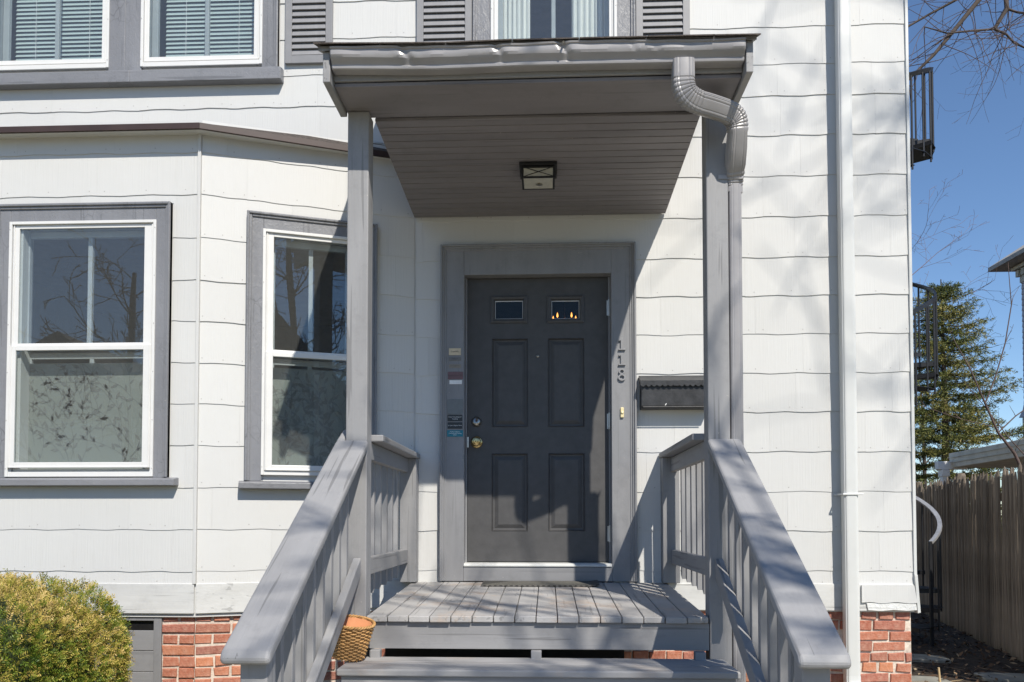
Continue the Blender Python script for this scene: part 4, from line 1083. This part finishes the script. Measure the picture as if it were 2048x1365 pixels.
# ---- street tree in front (it throws the branch shadows) and its reflection partner
def bare_tree(name, base, h, lean, seed, label, spread=2.6, n_limb=9, start=.35, r0=.16, depth=3, limbs=None, group=None, bf=1.0, tw=M['twig'], rmin=.0035):
    r = random.Random(seed); t = thing(name, base, label, 'tree', group)
    pts = []; rads = []; k = 10
    for i in range(k+1):
        f = i/k; pts.append((base[0]+lean[0]*f+.08*math.sin(f*5+seed), base[1]+lean[1]*f+.06*math.cos(f*4+seed), base[2]+h*f)); rads.append(r0*(1-.72*f) + (.08*r0/.16 if i == 0 else 0))
    MB().tube(pts, rads, 10).build('trunk', M['bark'], t)
    segs = []
    for i in range(n_limb):
        f = start+(1-start)*(i+.5)/n_limb; j = f*k; a = int(j); q = np.array(pts[min(a, k)])*(1-(j-a))+np.array(pts[min(a+1, k)])*(j-a)
        an = i*2.4+seed; d = (math.cos(an), math.sin(an), r.uniform(.25, .9))
        wander(r, q, d, spread*r.uniform(.8, 1.2)*(1.15-.5*f), r0*.36*(1.2-f), depth, segs, .22, .20, .02, bf, rmin)
    if limbs:
        for (p, d, L, ra) in limbs: wander(r, p, d, L, ra, depth, segs, .22, .18, .02, bf, rmin)
    big = [s_ for s_ in segs if s_[2] > .014]; small = [s_ for s_ in segs if s_[2] <= .014]
    if big: v_, f_ = tubes_np(big, 7); npmesh('limbs', v_, f_, M['bark'], t)
    if small: v_, f_ = tubes_np(small, 4); npmesh('crown', v_, f_, tw, t)
    return t
bare_tree('street_tree', (5.5, -8.5, 0), 8.3, (-.5, .5), 4, 'bare street tree beside the pavement, casting branch shadows on the steps', 1.0, 2, .85, .16, 3, rmin=.011,
          limbs=[((5.2, -8.2, 6.6), (-1, .2, .22), 3.9, .042), ((5.1, -8.1, 7.2), (-1, .3, .20), 3.4, .038), ((5.1, -8.1, 6.2), (-1, .40, .24), 3.5, .036), ((5.1, -8.1, 7.0), (-1, .1, .35), 3.0, .034)])
bare_tree('street_tree', (10.5, -8.6, 0), 13.0, (-.8, .4), 6, 'taller bare street tree, its branch shadows crossing the upper wall', 2.2, 3, .85, .2, 2, rmin=.0075,
          limbs=[((9.8, -8.2, 11.7), (-1, .18, .22), 6.0, .05), ((9.8, -8.2, 12.4), (-1, .22, .10), 5.6, .045)])

# ---- overhanging tree at the upper edge of the sky
tr = thing('overhanging_tree', (8.6, 6.2, 0), 'bare tree whose dark branches hang across the sky beside the house', 'tree')
MB().tube([(8.6, 6.2, 0), (8.5, 6.1, 2.5), (8.35, 6.0, 5), (7.9, 5.7, 7.2), (7.2, 5.3, 8.6), (6.5, 5.0, 9.2)], [.2, .17, .15, .12, .09, .06], 10).build('trunk', M['bark'], tr)
lb = [[(6.5, 5.0, 9.2), (5.9, 4.8, 8.75), (5.36, 4.7, 7.80), (5.0, 4.7, 7.36), (4.76, 4.7, 7.07), (4.4, 4.72, 6.72)],
      [(6.5, 5.0, 9.2), (5.9, 4.75, 8.7), (5.62, 4.7, 8.0), (5.64, 4.7, 7.62), (5.50, 4.72, 7.38)],
      [(5.50, 4.72, 7.38), (5.18, 4.68, 7.34), (4.9, 4.65, 7.30), (4.6, 4.6, 7.36)],
      [(5.50, 4.72, 7.38), (5.63, 4.7, 7.30), (5.72, 4.7, 7.19), (5.86, 4.7, 7.12), (6.1, 4.7, 7.0)],
      [(5.64, 4.7, 7.62), (5.8, 4.75, 7.6), (6.2, 4.8, 7.58)],
      [(7.2, 5.3, 8.6), (6.6, 4.4, 8.1), (6.1, 4.0, 7.5), (5.8, 3.9, 7.0)],
      [(7.2, 5.3, 8.6), (6.3, 6.0, 8.9), (5.4, 6.2, 8.5), (4.7, 6.2, 8.1)]]
lr = [[.05, .038, .030, .025, .020, .014], [.05, .036, .030, .027, .022], [.014, .012, .010, .006], [.016, .014, .012, .011, .008], [.016, .013, .01], [.025, .018, .012, .007], [.03, .022, .016, .01]]
seg_ = []; r = random.Random(17)
for pts, rd in zip(lb, lr):
    MB().tube(pts, rd, 7).build('limb', M['bark'], tr)
    for i in range(len(pts)-1):
        a, b = np.array(pts[i]), np.array(pts[i+1]); L = np.linalg.norm(b-a)
        for k in range(max(3, int(L*13))):
            f = r.random(); p = a+(b-a)*f
            d = np.array([r.uniform(-1.1, .5), r.uniform(-.5, .5), r.uniform(-.9, .45)])
            wander(r, p, d, r.uniform(.35, 1.15), .0055, 2, seg_, .09, .22, .10, .8, .0014)
v_, f_ = tubes_np(seg_, 4); npmesh('crown', v_, f_, M['twig'], tr)

# ---- spruce beyond the fence
def spruce(loc, h, rb, seed, label):
    r = np.random.default_rng(seed); t = thing('spruce_tree', loc, label, 'tree')
    MB().tube([(loc[0], loc[1], 0), (loc[0]+.05, loc[1], h*.5), (loc[0], loc[1], h)], [.13, .08, .012], 8).build('trunk', M['bark'], t)
    segs = []; Q = []; T = []
    z = .35
    while z < h-.04:
        f = z/h; n = 8 if f < .8 else 6; a0 = r.uniform(0, 6.28)
        for k in range(n):
            a = a0+6.283*k/n+r.uniform(-.25, .25); L = rb*(1-f)**.62*r.uniform(.5, 1.12)+.10
            m_ = max(4, int(L/.14)); p = np.array([loc[0], loc[1], z])
            for i in range(m_):
                s_ = (i+1)/m_; q = np.array([loc[0]+math.cos(a)*L*s_, loc[1]+math.sin(a)*L*s_, z-.26*L*s_+.34*L*s_*s_+r.normal(0, .015)])
                segs.append((p, q, .022*(1-s_)+.005, .02*(1-s_)+.004))
                if s_ > .18:
                    for sd in (-1, 1):
                        tl = (.16+.30*L*.5*(1-s_))*r.uniform(.6, 1.2)+.05; an = a+sd*r.uniform(.6, 1.0)
                        e = q+np.array([math.cos(an)*tl, math.sin(an)*tl, -.20*tl+r.normal(0, .02)])
                        for j in range(max(3, int(tl/.035))):
                            u_ = r.random(); Q.append(q+(e-q)*u_); T.append((e-q)/np.linalg.norm(e-q))
                    for j in range(4): u_ = r.random(); Q.append(p+(q-p)*u_); T.append((q-p)/np.linalg.norm(q-p))
                p = q
        z += r.uniform(.20, .38)*(1.15-.5*f)
    v_, f_ = tubes_np(segs, 5); npmesh('branches', v_, f_, M['bark'], t)
    Q = np.repeat(np.array(Q), 5, 0); T = np.repeat(np.array(T), 5, 0); n = len(Q)
    nd = T*.7+r.normal(0, .55, (n, 3))+np.array([0, 0, .12]); nd /= np.linalg.norm(nd, axis=1, keepdims=True)
    sd = np.cross(nd, r.normal(size=(n, 3))); sd /= np.linalg.norm(sd, axis=1, keepdims=True)
    L = r.uniform(.05, .11, (n, 1)); Q = Q+r.normal(0, .02, (n, 3)); hw = .008
    V = np.stack([Q-sd*hw*.6, Q+nd*L*.6-sd*hw, Q+nd*L, Q+nd*L*.6+sd*hw], 1).reshape(-1, 3)
    tt = np.clip(r.normal(.45, .2, n)+.15*np.sin(Q[:, 2]*5+Q[:, 0]*3), 0, 1)
    npmesh('crown', V, np.arange(len(V)).reshape(-1, 4), M['needle'], t, tt)
M['needle'] = tint_mat('spruce_needles', [(0, (.045, .07, .02)), (.45, (.14, .155, .04)), (.75, (.26, .23, .07)), (1, (.34, .27, .10))], .6)
spruce((9.25, 14.0, 0), 7.0, 2.5, 8, 'tall green spruce standing beyond the fence')
# bare reddish tree behind the spruce
bare_tree('distant_tree', (10.75, 19.5, 0), 9.8, (.0, .0), 9, 'bare reddish tree rising behind the spruce', 3.0, 16, .4, .10, 3, bf=1.3, rmin=.0035, tw=plain('reddish_twig', (.20, .12, .10), .85))
bare_tree('distant_tree', (21.5, 42, 0), 9.0, (.0, .0), 12, 'far bare tree low behind the carport roof', 3.4, 12, .3, .16, 3)

# ---- sapling behind the fence
sp_ = thing('sapling', (5.75, 4.3, 0), 'bare sapling with long upright shoots behind the fence', 'sapling')
paths = [[(5.75, 4.3, 0), (5.62, 4.3, 1.6), (5.40, 4.3, 2.12), (5.22, 4.3, 2.36), (5.06, 4.3, 2.75), (4.92, 4.3, 3.1), (4.72, 4.3, 3.48)],
         [(5.08, 4.3, 2.70), (5.20, 4.3, 3.0), (5.32, 4.3, 3.4), (5.40, 4.3, 3.85), (5.37, 4.3, 4.35)],
         [(5.22, 4.3, 2.36), (5.42, 4.3, 2.55), (5.7, 4.3, 2.75), (6.0, 4.3, 3.1)],
         [(5.60, 4.3, 2.0), (5.35, 4.32, 2.3), (5.12, 4.32, 2.62), (4.85, 4.3, 2.95)],
         [(5.20, 4.3, 2.42), (4.8, 4.3, 2.52), (4.4, 4.3, 2.66), (4.1, 4.3, 2.74)]]
rd = [[.03, .024, .018, .014, .011, .008, .004], [.009, .008, .007, .006, .003], [.008, .007, .005, .003], [.007, .006, .005, .003], [.004, .0035, .003, .002]]
for a, b in zip(paths, rd):
    MB().tube(a, b, 7).build('stem', M['twig'], sp_)
seg_ = []
for pts in paths:
    for i in range(1, len(pts)-1):
        wander(r, pts[i], (r.uniform(-.5, .5), r.uniform(-.3, .3), .5), r.uniform(.1, .3), .005, 1, seg_, .05, .2, 0, .6, .002)
v_, f_ = tubes_np(seg_, 4); npmesh('twigs', v_, f_, M['twig'], sp_, kind='stuff')

# ------------------------------------------------------------------ fence
def fence_mat():
    m, nt, p = newmat('weathered_fence_wood'); k = N(nt)
    g = k.noise(k.coord((45, 45, 2.0)), 1, 4, .65); b = k.noise(k.coord((3, 3, .9)), 1, 5, .6)
    oi = k.n('ShaderNodeObjectInfo')
    c = k.mix(k.ramp(g, [(.3, 0), (.75, 1)]), (.10, .078, .058), (.36, .30, .235))
    c = k.mix(k.ramp(b, [(.5, 0), (.72, .65)]), c, (.10, .11, .045))
    rv = k.math('MULTIPLY_ADD', oi.outputs['Random'], .6); rv.node.inputs[2].default_value = .7
    k.l(k.mix(1.0, c, rv, 'MULTIPLY'), p.inputs['Base Color']); p.inputs['Roughness'].default_value = .9
    k.l(k.bump(g, .8, .01), p.inputs['Normal']); return m
M['fence'] = fence_mat()
A_, B_ = Vector((4.06, .6, 0)), Vector((6.15, 9.8, 0)); dvec = (B_-A_).normalized(); fl_len = (B_-A_).length
fen = thing('fence', tuple((A_+B_)/2), 'weathered grey stockade fence with pointed pickets beside the house', 'fence')
pk = []
for v in range(5):
    q = MB(); n = 6; wd = .076; prf = [(-wd/2, 0), (wd/2, 0)] + [(wd/2*math.cos(math.pi*i/n), -.028*math.sin(math.pi*i/n)) for i in range(1, n)]
    Z1 = 1.80; rr = random.Random(v); jt = [rr.uniform(-.004, .004) for _ in prf]
    vs = [(p_[0]+j_, p_[1], 0) for p_, j_ in zip(prf, jt)] + [(p_[0], p_[1], Z1) for p_ in prf] + [(p_[0]*.25+.004*(v-2), p_[1]*.35, Z1+.085) for p_ in prf]
    m_ = len(prf); fs = [(i, (i+1) % m_, m_+(i+1) % m_, m_+i) for i in range(m_)] + [(m_+i, m_+(i+1) % m_, 2*m_+(i+1) % m_, 2*m_+i) for i in range(m_)] + [tuple(range(2*m_, 3*m_))]
    q.add(vs, fs); me = bpy.data.meshes.new('picket'); me.from_pydata(q.v, [], q.f); me.materials.append(M['fence']); pk.append(me)
angf = math.atan2(dvec.y, dvec.x)
npk = int(fl_len/.0775)
for i in range(npk):
    p_ = A_+dvec*(.0775*(i+.5)); o = bpy.data.objects.new('picket', rng.choice(pk)); COL.objects.link(o); o.parent = fen
    o.location = p_ - wloc(fen) + Vector((rng.uniform(-.006, .006), 0, rng.uniform(-.05, .0))); o.rotation_euler = (rng.uniform(-.012, .012), rng.uniform(-.012, .012), angf+math.pi+rng.uniform(-.06, .06)); o.scale = (rng.uniform(.9, 1.03), 1, rng.uniform(.985, 1.01))
nv = Vector((dvec.y, -dvec.x, 0))
for zz in (.35, 1.0, 1.55):
    a, b = A_+nv*.02, B_+nv*.02
    MB().add([(*(a.xy), zz), (*(b.xy), zz), (*((b+nv*.05).xy), zz), (*((a+nv*.05).xy), zz), (*(a.xy), zz+.08), (*(b.xy), zz+.08), (*((b+nv*.05).xy), zz+.08), (*((a+nv*.05).xy), zz+.08)], [(0,3,2,1),(4,5,6,7),(0,1,5,4),(1,2,6,5),(2,3,7,6),(3,0,4,7)]).build('rail', M['fence'], fen)
for s_ in (.3, 2.15, 4.6, 7.0, 9.2):
    c = A_+dvec*s_+nv*.09; MB().tube([(c.x, c.y, 0), (c.x, c.y, 1.90), (c.x, c.y, 1.93)], [.062, .06, .05], 12).build('post', M['fence'], fen)

# ------------------------------------------------------------------ spiral staircase
ss = thing('spiral_staircase', (3.60, 4.3, 0), 'black iron spiral staircase rising beside the house', 'staircase')
SC = (3.56, 4.30); SR = .90; PITCH = 2.58; N_ = 14; Z0 = .20; T0 = R(-52)
MB().tube([(SC[0], SC[1], 0), (SC[0], SC[1], 7.6)], .05, 14).build('pole', M['stair'], ss)
for k in range(37):
    a = T0+2*math.pi*k/N_; z = Z0+PITCH*k/N_; da = math.pi/N_*1.12
    pt = lambda ang, r_: (SC[0]+r_*math.cos(ang), SC[1]+r_*math.sin(ang))
    q = MB(); poly = [pt(a-da*1.4, .06), pt(a-da, SR), pt(a, SR*1.01), pt(a+da, SR), pt(a+da*1.4, .06)]
    q.prism(poly, 'z', z-.006, z); 
    q2 = [pt(a+da, .06), pt(a+da, SR)]
    q.add([(*pt(a-da, .06), z-.07), (*pt(a-da, SR), z-.045), (*pt(a-da, SR), z-.006), (*pt(a-da, .06), z-.006), (*pt(a-da+.012, .06), z-.07), (*pt(a-da+.012, SR), z-.045), (*pt(a-da+.012, SR), z-.006), (*pt(a-da+.012, .06), z-.006)], [(0,1,2,3),(7,6,5,4),(0,4,5,1),(1,5,6,2),(3,7,4,0)])
    q.build('tread', M['stair'], ss)
    for h_ in (0, .5):
        ab = a+2*math.pi/N_*h_; zb = z + PITCH/N_*h_
        bx, by = pt(ab, SR-.012); q = MB(); q.tube([(bx, by, z-.05), (bx, by, zb+.885)], .0105, 6, smooth=False); q.build('baluster', M['stair'], ss)
pts = []
for i in range(37*4):
    a = T0+2*math.pi*i/4/N_; pts.append((SC[0]+(SR-.012)*math.cos(a), SC[1]+(SR-.012)*math.sin(a), Z0+.90+PITCH*i/4/N_))
prr = ([(-.008, -.022), (.008, -.022), (.008, .022), (-.008, .022)], Vector((0, 0, 1)))
MB().tube(pts[22:], 1.0, prof=([(-.010, -.022), (.010, -.022), (.010, .022), (-.010, .022)], Vector((0, 0, 1))), smooth=False).build('handrail', M['stair'], ss)
low = pts[:24]
MB().tube(low, 1.0, prof=([(-.013, -.022), (.013, -.022), (.013, .022), (-.013, .022)], Vector((0, 0, 1))), smooth=False).build('handrail', M['alum'], ss, label='bare grey lower length of handrail')
nb_ = low[0]
MB().box(nb_[0]-.016, nb_[0]+.016, nb_[1]-.016, nb_[1]+.016, 0, nb_[2]+.02).build('newel', M['stair'], ss, .003)

# ------------------------------------------------------------------ neighbouring house, carport
nh = thing('neighbour_house', (16.8, 12.5, 0), 'pale shingled neighbouring house with bracketed eaves at the picture edge', 'house')
M['nwall'] = plain('neighbour_shingle', (.48, .44, .46), .85, 0, .3, 20, .15); M['ntrim'] = plain('neighbour_trim', (.52, .48, .40), .7, 0, .2, 20, .1)
NX, NY0, NY1 = 13.42, 7.0, 18.0            # the wall facing us ends at its far corner
wl = MB().box(NX, 20, NY0, NY1, 0, 8.5).build('wall', M['nwall'], nh)
for i in range(25):                        # courses of shingles at the far end of the wall
    z = 4.45+i*.155
    for j in range(4):
        y1 = NY1-.30*j-(.1 if i % 2 and j else 0)+(.02 if j == 0 else 0); y0 = NY1-.30*(j+1)-(.1 if i % 2 else 0)+.004
        MB().prism([(NX-.026-.004*(j % 2), z), (NX-.001, z), (NX-.001, z+.153), (NX-.008, z+.153)], 'y', y0, y1).build('shingle', M['nwall'], wl)
MB().prism([(NX-.14, 4.22), (NX, 4.22), (NX, 4.60), (NX-.03, 4.45)], 'y', NY1-3, NY1+.06).build('flare', M['nwall'], nh)
MB().box(NX-.05, NX+.1, NY1-4, NY1+.05, 8.05, 8.42).build('frieze', M['ntrim'], nh, .01)
MB().box(NX-.20, NX+.1, NY1-4, NY1+.2, 8.42, 8.52).build('bed_mould', M['ntrim'], nh, .01)
for i in range(14): MB().box(NX-.14, NX-.051, NY1-.05-.26*i, NY1+.09-.26*i, 8.22, 8.40).build('dentil', M['ntrim'], nh, .006)
MB().add([(NX-.62, NY0-.5, 8.54), (20.5, NY0-.5, 8.54), (20.5, NY1+.6, 8.54), (NX-.62, NY1+.6, 8.54), (NX-.62, NY0-.5, 8.66), (20.5, NY0-.5, 8.66), (20.5, NY1+.6, 8.66), (NX-.62, NY1+.6, 8.66), (16.8, 11, 11.4), (16.8, 15, 11.4)],
         [(3,2,1,0),(0,1,5,4),(1,2,6,5),(2,3,7,6),(3,0,4,7),(4,5,8),(5,6,9,8),(6,7,9),(7,4,8,9)]).build('roof', plain('neighbour_roof', (.38, .35, .31), .9, 0, .5, 20, .2), nh)
MB().box(NX-.05, NX+.14, NY1-.14, NY1+.05, 0, 4.21).build('corner_post', M['ntrim'], nh, .006)
cp = thing('carport', (8, 7, 0), 'low cream carport roof on a white post behind the fence', 'carport')
M['cpw'] = plain('carport_paint', (.55, .53, .46), .7, 0, .3, 20, .15); M['cpost'] = plain('white_post', (.75, .75, .75), .6, 0, .1, 20, .06)
MB().add([(6.62, 4.6, 2.25), (8.7, 4.6, 2.25), (8.7, 9.1, 2.25), (7.0, 9.1, 2.25), (6.60, 4.6, 2.50), (8.7, 4.6, 2.62), (8.7, 9.1, 2.62), (6.98, 9.1, 2.50)], [(0,3,2,1),(4,5,6,7),(0,1,5,4),(1,2,6,5),(2,3,7,6),(3,0,4,7)]).build('roof', M['cpw'], cp, .01)
for (y, z) in ((0, 2.335), (0, 2.42)):
    MB().add([(6.608, 4.6, z), (6.985, 9.1, z), (6.985, 9.1, z+.010), (6.608, 4.6, z+.010), (6.59, 4.6, z), (6.967, 9.1, z), (6.967, 9.1, z+.010), (6.59, 4.6, z+.010)], [(0,1,2,3),(7,6,5,4),(0,4,5,1),(3,2,6,7)]).build('fascia_board', M['cpw'], cp)
MB().box(6.75, 7.25, 9.0, 9.12, 2.22, 2.36).build('beam', M['cpost'], cp, .008)
for (x, y) in ((6.88, 9.06), (8.5, 9.06), (8.5, 4.8)):
    q = MB(); q.box(x-.05, x+.05, y-.05, y+.05, 0, 2.22).box(x-.07, x+.07, y-.07, y+.07, 2.10, 2.215).box(x-.06, x+.06, y-.06, y+.06, 1.88, 1.92); q.build('post', M['cpost'], cp, .006)

# ------------------------------------------------------------------ side yard: flagstones and litter
M['flag'] = plain('flagstone', (.26, .255, .22), .85, 0, .6, 30, .2)
FS = [((3.05, 1.55), (.55, .20), .15, 'mossy flagstone close to the brick corner'), ((3.55, 2.75), (.62, .17), -.3, 'grey flagstone in the middle of the side yard'), ((3.95, 1.75), (.60, .18), -.25, 'long flagstone lying near the foot of the fence'), ((3.3, 3.5), (.5, .2), .1, 'small flagstone before the staircase newel')]
for (c, hh, an, lab) in FS:
    rr = random.Random(int(c[0]*100)); n = 9; poly = []
    for i in range(n):
        a = 2*math.pi*i/n; e = .55; x = abs(math.cos(a))**e*math.copysign(1, math.cos(a))*hh[0]/1*.5*rr.uniform(.9, 1.1); y = abs(math.sin(a))**e*math.copysign(1, math.sin(a))*hh[1]*rr.uniform(.9, 1.1)
        poly.append((c[0]+x*math.cos(an)-y*math.sin(an), c[1]+x*math.sin(an)+y*math.cos(an)))
    o = MB().prism(poly, 'z', -.02, .028).build('flagstone', M['flag'], None, .008); tag(o, lab, 'flagstone', 'flagstones in the side yard')
nl = 5200
P = np.stack([nrg.uniform(2.4, 5.6, nl), nrg.uniform(-.5, 9, nl), nrg.uniform(.006, .03, nl)], 1)
a = nrg.uniform(0, 6.28, nl); tl = nrg.normal(0, .35, (nl, 2)); sz = nrg.uniform(.012, .036, nl)[:, None]
u = np.stack([np.cos(a), np.sin(a), tl[:, 0]], 1); w2 = np.stack([-np.sin(a), np.cos(a), tl[:, 1]], 1)
V = np.stack([P-u*sz, P-w2*sz*.5+np.array([0, 0, .004]), P+u*sz, P+w2*sz*.5+np.array([0, 0, .004])], 1).reshape(-1, 3)
M['litter'] = tint_mat('dead_leaves', [(0, (.05, .028, .018)), (.5, (.12, .07, .04)), (.85, (.26, .17, .10)), (1, (.42, .32, .2))], .8)
lf = npmesh('leaf_litter', V, np.arange(len(V)).reshape(-1, 4), M['litter'], None, nrg.random(nl)**1.6, kind='stuff')
lf['label'] = 'dead leaves scattered over the side yard'; lf['category'] = 'leaves'
stk = thing('broken_stake', (2.75, .75, 0), 'pale upright splintered stick in the ground near the brick corner', 'stick')
MB().tube([(2.80, .62, -.05), (2.785, .62, .16), (2.775, .62, .30)], [.010, .009, .007], 7).build('stick', plain('fresh_wood', (.55, .40, .22), .8), stk)
# dry straw stems near the corner
seg_ = []; r = random.Random(5)
for k in range(90):
    p = (r.uniform(2.45, 3.6), r.uniform(.1, 1.6), .012); an = r.uniform(-.8, .4)
    seg_.append((np.array(p), np.array(p)+np.array([math.cos(an), math.sin(an), r.uniform(-.02, .10)])*r.uniform(.08, .35), .0025, .0012))
v_, f_ = tubes_np(seg_, 4); o = npmesh('dry_stems', v_, f_, plain('straw', (.42, .30, .16), .8), None, kind='stuff'); o['label'] = 'dry straw stems lying by the brick corner'; o['category'] = 'straw'

# ------------------------------------------------------------------ across the street (seen in the window glass)
oh = thing('opposite_house', (8, -30, 0), 'brown gabled house across the street mirrored in the bay glass', 'house')
M['ohw'] = plain('brown_clapboard', (.14, .085, .055), .8, 0, .3, 4, .15)
MB().box(3, 12.5, -36, -27, 0, 6).build('wall', M['ohw'], oh)
MB().prism([(2.5, 5.9), (13, 5.9), (7.75, 10.2)], 'y', -36.5, -26.5).build('roof', M['roof'], oh)
for (xx, zz) in ((4.5, 1.2), (7.2, 1.2), (10, 1.2), (5, 3.9), (9.5, 3.9)):
    w_ = MB().box(xx, xx+1.1, -27.0, -26.94, zz, zz+1.5).build('window', M['white'], oh); MB().box(xx+.1, xx+1.0, -26.94, -26.92, zz+.1, zz+1.4).build('pane', M['black'], w_)
oh2 = thing('opposite_house', (-20, -31, 0), 'pale grey house across the street mirrored in the front bay window', 'house')
MB().box(-24.5, -15.5, -36, -28, 0, 5.6).build('wall', M['metalw'], oh2)
MB().prism([(-25, 5.5), (-15, 5.5), (-20, 9)], 'y', -36.5, -27.5).build('roof', M['roof'], oh2)
bare_tree('yard_tree', (-14.0, -22.0, 0), 9.5, (.3, .2), 21, 'bare tree across the street mirrored in the bay glass', 4.2, 14, .2, .22, 3, rmin=.012)
bare_tree('yard_tree', (6.9, -20.6, 0), 10.5, (-.2, .2), 25, 'larger bare tree before the brown house, mirrored in the slanted window', 4.4, 15, .2, .24, 3, rmin=.012)
